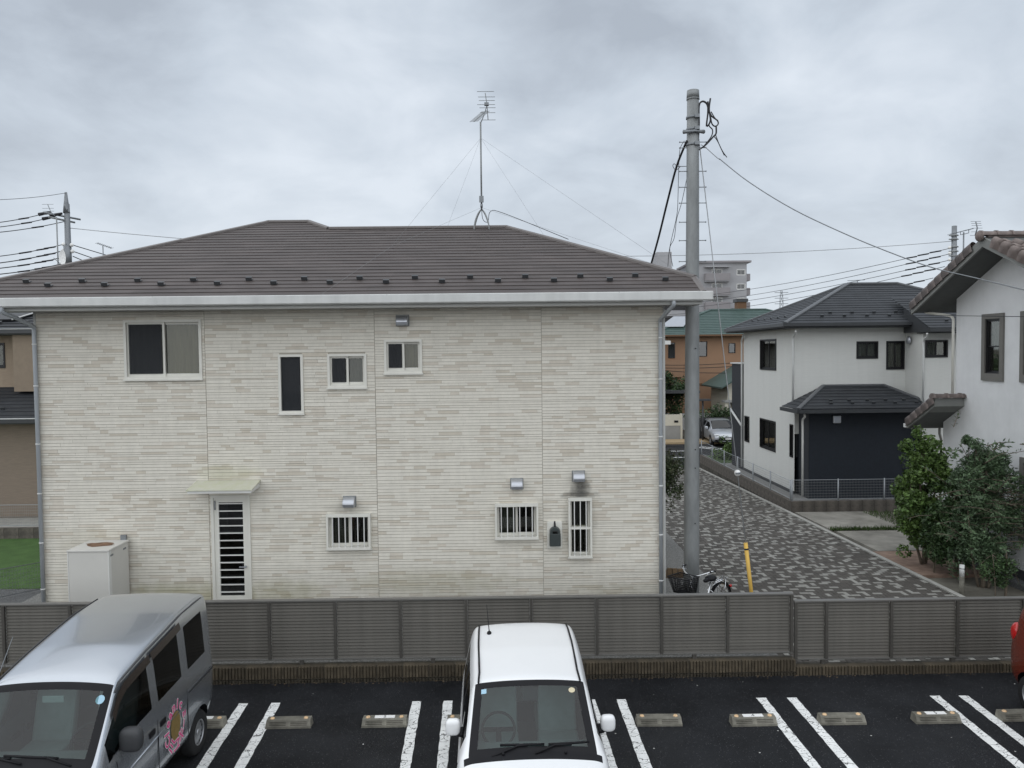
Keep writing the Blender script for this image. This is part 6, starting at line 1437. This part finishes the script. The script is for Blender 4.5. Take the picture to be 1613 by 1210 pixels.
mb = MB(); mb.box(18.3, 19.0, 60, 60.8, 7.8, 8.75); CH = mb.build('chimney', 'orange_band', OR_); mb = MB(); mb.box(18.2, 19.1, 59.9, 60.9, 8.75, 9.0); mb.build('chimney_cap', 'trim_grey', CH)
SH = thing('small_gabled_house', 'little cream house with green gable roof behind the silver car', 'house', (15.3, 51, -.8))
mb = MB(); mb.box(14.6, 18, 50, 54, -.8, 2.75, skip='bt'); mb.build('wall', 'cream_wall', SH); mb = MB(); mb.prism(((14.6, 50, 2.75), (18, 50, 2.75), (16.3, 50, 3.75)), (0, .1, 0)); mb.build('gable', 'cream_wall', SH)
for a, b in (((14.0, 2.50), (16.3, 3.85)), ((18.6, 2.50), (16.3, 3.85))):
    mb = MB(); mb.prism(((a[0], 49.3, a[1]), (b[0], 49.3, b[1]), (b[0], 49.3, b[1]+.1), (a[0], 49.3, a[1]+.1)), (0, 5, 0)); mb.build('roof', 'green_tile', SH)
mb = MB(); mb.box(14.2, 18.2, 49.2, 50.0, 1.62, 1.75); mb.build('porch_roof', 'grey_wall', SH)
mb = MB(); mb.box(14.9, 17.6, 49.9, 49.98, -.2, 1.55); mb.build('window', 'frame_black', SH)
for x in (14.35, 15.6):
    mb = MB(); mb.box(x-.1, x+.1, 49.3, 49.5, -.8, 1.62); mb.build('post', 'cream_wall', SH)
DH = thing('dark_walled_house', 'dark-walled house with white gutter showing past the cream house corner', 'house', (7, 52, -.8))
mb = MB(); mb.box(2, 9.95, 48.6, 57, -.6, 3.7, skip='bt'); mb.build('wall', 'trim_grey', DH); mb = MB(); mb.box(9.6, 10.0, 48.5, 48.65, -.6, 3.75); mb.build('corner_pillar', 'grey_wall', DH)
mb = MB(); mb.prism(((1.5, 47.9, 5.3), (10.35, 47.9, 5.42), (10.35, 47.9, 5.60), (1.5, 47.9, 5.75)), (0, 9, .6)); mb.build('roof', 'roof_black', DH); mb = MB(); mb.box(1.5, 10.4, 47.75, 47.9, 5.38, 5.62); mb.build('gutter', 'frame_white', DH)
mb = MB(); mb.box(2, 9.3, 49.2, 56, 3.7, 5.45, skip='bt'); mb.build('upper_wall', 'grey_wall', DH)
CP = thing('carport', 'dark flat carport roof on slim posts across the road', 'carport', (10.5, 50, -.7))
mb = MB(); mb.box(9.9, 12.6, 49.2, 52, 2.25, 2.42); mb.build('roof', 'trim_grey', CP)
for x in (10.15, 12.4):
    mb = MB(); mb.box(x-.05, x+.05, 49.3, 49.4, -.7, 2.25); mb.build('post', 'grey_wall', CP)
GW_ = thing('gate_wall', 'cream letterbox wall with side posts across the road', 'wall', (10.6, 48.5, -.6))
mb = MB(); mb.box(10.15, 11.15, 48.4, 48.6, .25, .95); mb.build('panel', 'cream_wall', GW_); mb = MB(); mb.box(10.15, 11.15, 48.42, 48.58, -.6, .25); mb.build('panel_base', 'grey_wall', GW_)
for x in (10.05, 11.2):
    mb = MB(); mb.box(x-.06, x+.06, 48.36, 48.64, -.6, 1.0); mb.build('post', 'cream_wall', GW_)
mb = MB(); mb.box(10.75, 11.0, 48.37, 48.41, .45, .58); mb.build('letter_slot', 'frame_black', GW_)
tree('garden_tree', 'dark green garden tree behind the letterbox wall', 'tree', (11.1, 51, -.7), [(((11.1, 51, -.8), (11.1, 51, 1), (11.15, 51, 2.8)), .09, .03)], blob(11.2, 51, 1.9, .9, .8, 1.4, 16, .6, rt), 'leaf_dark', .2, 220, 15, .5)
tree('garden_hedge', 'dark green hedge behind the silver car', 'hedge', (15.6, 48.9, -.7), [(((15.6, 48.9, -.8), (15.6, 48.9, 1)), .06, .03)], blob(14.2, 49.0, .4, 1.6, .4, .6, 16, .55, rt), 'leaf_dark', .18, 180, 16, .5)
RFc = thing('board_fence', 'grey board fence behind the silver car', 'fence', (14.5, 48.4, -.7))
for i in range(30):
    mb = MB(); x = 12.0+i*.2; mb.box(x, x+.185, 48.3, 48.33, -.7, .75); mb.build('board', 'trim_grey', RFc)
mb = MB(); mb.box(12, 18, 48.33, 48.38, .5, .6); mb.build('rail', 'grey_wall', RFc)
LP_ = thing('lamp_post', 'short dark post lamp behind the steel pole', 'lamp', (12.35, 47.6, -.6)); mb = MB(); mb.cyl((12.35, 47.6, -.7), (12.35, 47.6, 1.9), .06, None, 8); mb.build('post', 'trim_grey', LP_); mb = MB(); mb.box(11.9, 12.8, 47.4, 47.8, 1.85, 1.97); mb.build('lamp_head', 'trim_grey', LP_)
# apartment block
AP = thing('apartment_block', 'grey mid-rise apartment block with mauve balconies above the rooftops', 'apartment', (43, 166, -1))
def facade(x0, x1, y, ztop, wins):
    return wall_sheet(front(y), x0, x1, -1, ztop, wins, depth=.4)
aw = []
for k in range(8):
    z = 20.6-2.95*k; aw += [(44.3-.9, 45.6-.0, z, z+1.35), (48.6, 50.6-.2, z, z+1.2)]
facade(39.5, 51.3-.6, 160, 23.2, aw).build('wall', 'apt', AP, recalc=False)
mb = MB(); mb.face(((50.7, 160, -1), (50.7, 174, -1), (50.7, 174, 23.2), (50.7, 160, 23.2))); mb.face(((39.5, 160, -1), (39.5, 174, -1), (39.5, 174, 23.2), (39.5, 160, 23.2))); mb.build('side_wall', 'apt', AP, recalc=False)
mb = MB(); mb.box(39.2, 51.5, 159.4, 174, 23.2, 23.6); mb.build('roof_slab', 'apt_balc', AP)
for r_ in aw: window(AP, front(160), *r_, style='slide', fm='frame_white', fw=.1, sill=False, gm='dark_pane', inside='interior_dim')
for k in range(8):
    z = 19.5-2.95*k
    for (x0, x1, d) in ((41.8, 46.9, 1.4), (50.7, 51.6, 1.0)):
        mb = MB(); y0 = 160-d if x0 < 50 else 160.5; mb.box(x0, x1, y0, 160 if x0 < 50 else 173, z, z+1.45); mb.build('balcony', 'apt_balc', AP)
    if k < 7:
        mb = MB(); mb.box(41.8, 46.9, 158.7, 160, z+2.72, z+2.92); mb.build('balcony_ceiling', 'apt', AP)
mb = MB(); mb.box(33.0, 36.2, 165, 170, 10, 26.2); mb.build('lift_tower', 'apt', AP)
mb = MB(); mb.box(30, 39.5, 163, 172, -1, 21.8); mb.build('west_wing', 'apt', AP)
for k in range(7):
    mb = MB(); mb.box(30, 39.5, 161.8, 163, 18.3-2.95*k, 19.3-2.95*k); mb.build('balcony', 'apt', AP); mb = MB(); mb.box(31, 38.8, 162.9, 162.98, 19.6-2.95*k, 21-2.95*k); mb.build('window_band', 'frame_black', AP)
# far lattice tower
TW = thing('lattice_tower', 'distant lattice power tower above the black roof', 'tower', (210, 620, -1)); p_ = at(1231, 458, 620); tw = MB(); tx = p_.x; tz = p_.z
for s1, s2 in ((-1, -1), (-1, 1), (1, -1), (1, 1)): tw.cyl((tx+s1*3.5, 620+s2*3.5, -1), (tx+s1*.6, 620+s2*.6, tz), .22, .14, 4)
TWb = tw.build('legs', 'galv_dark', TW); mb = MB()
for i in range(12):
    z0_, z1_ = -1+(tz+1)*i/12, -1+(tz+1)*(i+1)/12; w0_, w1_ = 3.5-2.9*i/12, 3.5-2.9*(i+1)/12; mb.cyl((tx-w0_, 620, z0_), (tx+w1_, 620, z1_), .12, None, 4); mb.cyl((tx+w0_, 620, z0_), (tx-w1_, 620, z1_), .12, None, 4)
mb.build('bracing', 'galv_dark', TW)
for z in (tz-1.5, tz-6, tz-10.5):
    mb = MB(); mb.cyl((tx-5.5, 620, z), (tx+5.5, 620, z), .2, None, 4); mb.build('cross_arm', 'galv_dark', TW)
# a low belt of far roofs and trees so that the ground does not run bare to the horizon
far = MB(); rr2 = random.Random(9)
for k in range(260):
    x = rr2.uniform(-170, 260); y = rr2.uniform(95, 150) if not (20 < x < 60) else rr2.uniform(180, 260); foliage(far, (x, y, 1.2+rr2.random()*1.2), (3.5, 2.5, 2.4), 60, 1.1, rr2, .6)
far.build('far_trees', 'leaf_dark', None, recalc=False, kind='stuff', label='far belt of trees beyond the houses', cat='trees')

# ------------------------------------------------------------------ neighbour on the left
NL = thing('tan_house', 'tan-sided house with dark slate roof behind the lawn', 'house', (-18, 26, 0))
YN = 24.0; nw = [(-17.0, -15.44, 4.66, 5.44)]
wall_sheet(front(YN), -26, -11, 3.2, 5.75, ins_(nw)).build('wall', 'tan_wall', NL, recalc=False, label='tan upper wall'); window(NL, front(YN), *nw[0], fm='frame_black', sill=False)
mb = MB(); mb.box(-14.82, -11, 23.4, 24, 3.95, 5.7, skip='b'); mb.build('bay_wall', 'tan_light', NL)
mb = MB(); mb.box(-15.1, -14.85, 23.85, 23.99, 5.28, 5.55); mb.build('vent_hood', 'meter', NL, bevel=.02)
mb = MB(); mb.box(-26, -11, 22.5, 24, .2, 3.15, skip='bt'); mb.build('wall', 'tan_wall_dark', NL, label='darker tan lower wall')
mb = MB(); mb.box(-26, -11, 22.46, 22.52, -.1, .3); mb.build('plinth', 'grey_wall', NL)
mb = MB(); mb.box(-26, -11, 24, 31, -.2, 5.75, skip='btf'); mb.build('rear_wall', 'tan_wall', NL)
LR = simple_roof(NL, [((-26.5, 21.95, 3.22), (-10.5, 21.95, 3.22), (-10.5, 24.0, 4.05), (-26.5, 24.0, 4.05))], .24, 'roof_black', 'roof_black_cap', [])
guards(LR, (-16.2, 22.5, 3.46), (-13, 22.5, 3.46), 3)
mb = MB(); mb.box(-26.5, -10.5, 21.83, 21.95, 3.12, 3.23); mb.build('gutter', 'gutter_black', NL); mb = MB(); mb.box(-26.5, -10.5, 21.82, 21.96, 3.235, 3.25); mb.build('gutter_lip', 'gutter', NL)
mb = MB(); mb.box(-26.4, -10.6, 21.95, 22.5, 3.08, 3.12); mb.build('soffit', 'soffit_dark', NL)
UR = hip_house_roof(NL, -27, -10, 23.3, 31.8, 5.82, 1.7, .24, 'roof_black', 'roof_black_cap')
guards(UR, (-16.6, 23.75, 6.02), (-13.4, 23.75, 6.02), 4); guards(UR, (-16.2, 24.05, 6.14), (-13.0, 24.05, 6.14), 4)
mb = MB(); mb.prism(((-16.6, 23.9, 6.10), (-15.1, 23.9, 6.10), (-14.6, 24.75, 6.43), (-16.6, 24.75, 6.43)), (0, -.02, .06)); mb.build('solar_panel', 'frame_black', UR)
mb = MB(); mb.tube([(-15.1, 23.86, 6.15), (-14.6, 24.75, 6.50)], .025, 6); mb.build('panel_edge', 'gutter', UR)
mb = MB(); mb.box(-27, -10, 23.18, 23.3, 5.70, 5.82); mb.build('gutter', 'gutter_black', NL); mb = MB(); mb.box(-27, -10, 23.17, 23.31, 5.825, 5.84); mb.build('gutter_lip', 'gutter', NL); mb = MB(); mb.box(-26.9, -10.1, 23.3, 24, 5.66, 5.70); mb.build('soffit', 'soffit_dark', NL)
mb = MB(); mb.box(-30, -10, 20.9, 22.5, -.2, .30, skip='b'); struct('neighbour_path', mb, 'kerb')
low_wall('low dark block wall between the lawn and the tan house', -20, -10.2, 20.8, 20.92, .36, 'x')
mesh_fence('white wire fence in front of the tan house', ((-20, 20.86, .36), (-10.2, 20.86, .36)), 0, .62, 4, 2., 'pipe', 'wire_grey')
mesh_fence('dark wire fence crossing the gravel at the near edge of the lawn', ((-11.9, 13.9, .06), (-9.4, 16.4, .06)), 0, .62, 2, 3.4, 'galv_dark', 'galv_dark')
# dish aerial and small aerial on its roof
DA = thing('dish_aerial', 'satellite dish on an aerial mast beside the left utility pole', 'aerial', (-15.9, 27.4, 7.4))
mx_, mtop = at(88, 345, 27.4), at(89, 342, 27.4); mb = MB(); mb.cyl((mtop.x, 27.4, 7.2), (mtop.x, 27.4, mtop.z), .022, None, 6); mb.build('mast', 'galv', DA)
dc = at(98, 406, 27.3); mb = MB(); n = 16; ctr = mb.pt(dc+Vector((.05, .06, 0))); rg = [[mb.pt(dc+Vector((.17*r*math.cos(2*math.pi*i/n)*.7, -.05*r*r+.06, .27*r*math.sin(2*math.pi*i/n)*1.05))) for i in range(n)] for r in (.5, 1)]
for i in range(n): mb.idx((ctr, rg[0][i], rg[0][(i+1) % n]), 0, True); mb.idx((rg[0][i], rg[1][i], rg[1][(i+1) % n], rg[0][(i+1) % n]), 0, True)
mb.build('dish', 'plate_white', DA, recalc=False)
mb = MB(); mb.cyl(dc+Vector((0, .06, 0)), (mtop.x, 27.4, dc.z), .012, None, 5); mb.cyl(dc+Vector((0, .0, -.28)), dc+Vector((-.1, -.35, -.05)), .01, None, 5); mb.build('feed_arm', 'galv', DA)
a0, a1 = at(75, 322, 27.4), at(77, 340, 27.4); mb = MB(); mb.tube([at(89, 343, 27.4), at(80, 334, 27.4), a0], .013, 5); V2 = mb.build('boom', 'galv_dark', DA)
for t in (0, .35, .6, .9):
    p = a0.lerp(a1, t); mb = MB(); mb.cyl(p-Vector((.2, 0, 0)), p+Vector((.2, 0, 0)), .006, None, 4); mb.build('element', 'galv_dark', V2)
SA = thing('slanted_aerial', 'small slanted aerial on a thin mast beyond the brown roof', 'aerial', (-14, 28.4, 7.1)); s0, s1, sm_ = at(153, 383, 28.4), at(176, 391, 28.4), at(162, 387, 28.4)
mb = MB(); mb.cyl((sm_.x, 28.4, 6.9), sm_, .018, None, 5); mb.build('mast', 'galv_dark', SA); mb = MB(); mb.tube([s0, s1], .014, 5); b_3 = mb.build('boom', 'galv_dark', SA)
for i in range(9): p = s0.lerp(s1, i/8); mb = MB(); mb.cyl(p-Vector((.02, .1, .03)), p+Vector((.02, .1, .03)), .006, None, 4); mb.build('element', 'galv_dark', b_3)

# ------------------------------------------------------------------ utility poles and lines
def util_pole(label, x, y, top, r, m='galv'):
    U_ = thing('utility_pole', label, 'utility pole', (x, y, -.8)); mb = MB(); mb.tube([(x, y, -1), (x, y, top-2.6), (x, y, top)], [r*1.15, r, r*.9], 14); mb.build('shaft', 'galv_dark', U_); return U_
Lx = -22.3; LY = 40.
UL = util_pole('concrete utility pole with crossarm and insulators left of the roof', at(107, 380, LY).x, LY, at(105, 340, LY).z+.6, .15)
bx_ = at(105, 340, LY).x; tz0 = at(105, 345, LY).z; mb = MB(); mb.tube([(bx_, LY, tz0+.3), (bx_, LY, at(104, 303, LY).z)], [.17, .06], 8); mb.build('top_spire', 'galv_dark', UL)
ca, cb2 = at(70, 335, LY-.6), at(127, 346, LY+.4); mb = MB(); mb.cyl(ca, cb2, .05, None, 6); mb.build('crossarm', 'galv_dark', UL); mb = MB(); mb.cyl(ca+Vector((.2, 0, -.22)), cb2+Vector((-.3, 0, -.15)), .05, None, 6); mb.build('crossarm', 'galv', UL)
for x, y in ((72, 336), (78, 343), (90, 338)):
    p = at(x, y, LY-.3); mb = MB(); mb.cyl(p-Vector((.35, 0, .06)), p+Vector((.25, 0, .05)), .09, .06, 8); mb.build('insulator', 'cable', UL)
for x, y in ((100, 385), (100, 395), (100, 406), (100, 416), (113, 386), (114, 396)):
    p = at(x, y, LY-.2); mb = MB(); mb.ball(p, .1, 8, 6); mb.build('insulator', 'ins_white', UL)
mb = MB(); mb.cyl((bx_+.1, LY-.2, at(110, 420, LY).z), (bx_+.1, LY-.2, at(110, 388, LY).z), .19, None, 8); mb.build('cable_sleeve', 'galv_dark', UL)
g_l = 'lines leaving the left utility pole'
LB = {0: 'topmost thin line from the tip of the left utility pole'}
for k, (x0, y0, x1, y1, r, lb) in enumerate(((104, 304, -60, 315, .012, 'topmost thin line from the tip of the left utility pole'), (72, 336, -60, 355, .02, 'upper crossarm line of the left utility pole'), (78, 343, -60, 362, .02, 'second crossarm line of the left utility pole'), (102, 349, -60, 370, .02, 'third crossarm line of the left utility pole'),
        (100, 385, -60, 409, .02, 'first line below the crossarm of the left pole'), (100, 395, -60, 420, .024, 'second line below the crossarm of the left pole'), (96, 406, -60, 427, .024, 'third line below the crossarm of the left pole'), (96, 416, -60, 436, .024, 'lowest line left of the left pole'))):
    a, b = at(x0, y0, LY), at(x1, y1, LY-6); w_ = wire('overhead_line', lb, [a, b], r, cat='overhead line', sag=.12)
    if k:
        for t in (.16, .24, .42) if k > 3 else (.3,):
            p = Vector(a).lerp(Vector(b), t)-Vector((0, 0, .48*t*(1-t))); d = (Vector(b)-Vector(a)).normalized(); mb = MB(); mb.cyl(p-d*.4, p+d*.35, .04, None, 6); mb.build('line_sleeve', 'cable', w_)
for x0, y0, x1, y1, lb in ((114, 386, 260, 430, 'upper line from the left pole down behind the roof'), (115, 396, 240, 440, 'middle line from the left pole down behind the roof'), (115, 404, 200, 440, 'lower line from the left pole down behind the roof')): wire('overhead_line', lb, [at(x0, y0, LY), at(x1, y1, LY+8)], .024, cat='overhead line')
RY = 45.; rxp = at(1503, 380, RY).x
UR_ = util_pole('dark utility pole behind the clay tile roof', rxp, RY, at(1503, 356, RY).z, .155, 'galv_dark')
for y in (371, 377, 389, 396, 403):
    z = at(1503, y, RY).z; mb = MB(); mb.cyl((rxp, RY, z-.04), (rxp, RY, z+.04), .19, None, 12); mb.box(rxp-.3, rxp+.25, RY-.04, RY+.04, z-.03, z+.03); mb.build('band', 'galv', UR_)
for y in (390, 399, 409):
    p = at(1496, y, RY); mb = MB(); mb.ball(p, .1, 8, 6); mb.build('insulator', 'ins_white', UR_)
wire('messenger_line', 'long thin line strung between the two utility poles', [at(106, 359, LY), at(1500, 380, RY)], .016, 'wire_grey', 'overhead line', sag=1.15, n=30)
for x0, y0, x1, y1, lb in ((1497, 391, 1180, 452, 'highest of the slanting lines left of the dark pole'), (1496, 400, 1180, 462, 'second slanting line left of the dark pole'), (1495, 410, 1180, 469, 'third slanting line left of the dark pole'), (1488, 420, 1180, 478, 'fourth slanting line left of the dark pole'), (1470, 438, 1180, 494, 'lowest slanting line passing the black roof ridge')):
    a, b = at(x0, y0, RY), at(x1-130, y1+18, RY+38); w_ = wire('overhead_line', lb, [a, b], .018, cat='overhead line', sag=.5)
    for t in (.03, .055, .08):
        p = Vector(a).lerp(Vector(b), t)-Vector((0, 0, 2*t*(1-t))); d = (Vector(b)-Vector(a)).normalized(); mb = MB(); mb.cyl(p-d*.45, p+d*.4, .045, None, 6); mb.build('line_sleeve', 'cable', w_)
for x0, y0, x1, y1, lb in ((1047, 573, 1180, 565, 'upper line crossing in front of the orange house'), (1047, 577, 1180, 571, 'lower line crossing in front of the orange house'), (1060, 578, 1160, 585, 'sagging line in front of the orange house')): wire('overhead_line', lb, [at(x0-60, y0, 53), at(x1+40, y1, 53)], .022, cat='overhead line', sag=.25)
wire('service_line', 'thin line across the plaster house window to the pole side', [at(1400, 496, 18.6), at(1700, 500, 10.6)], .006, cat='cable')
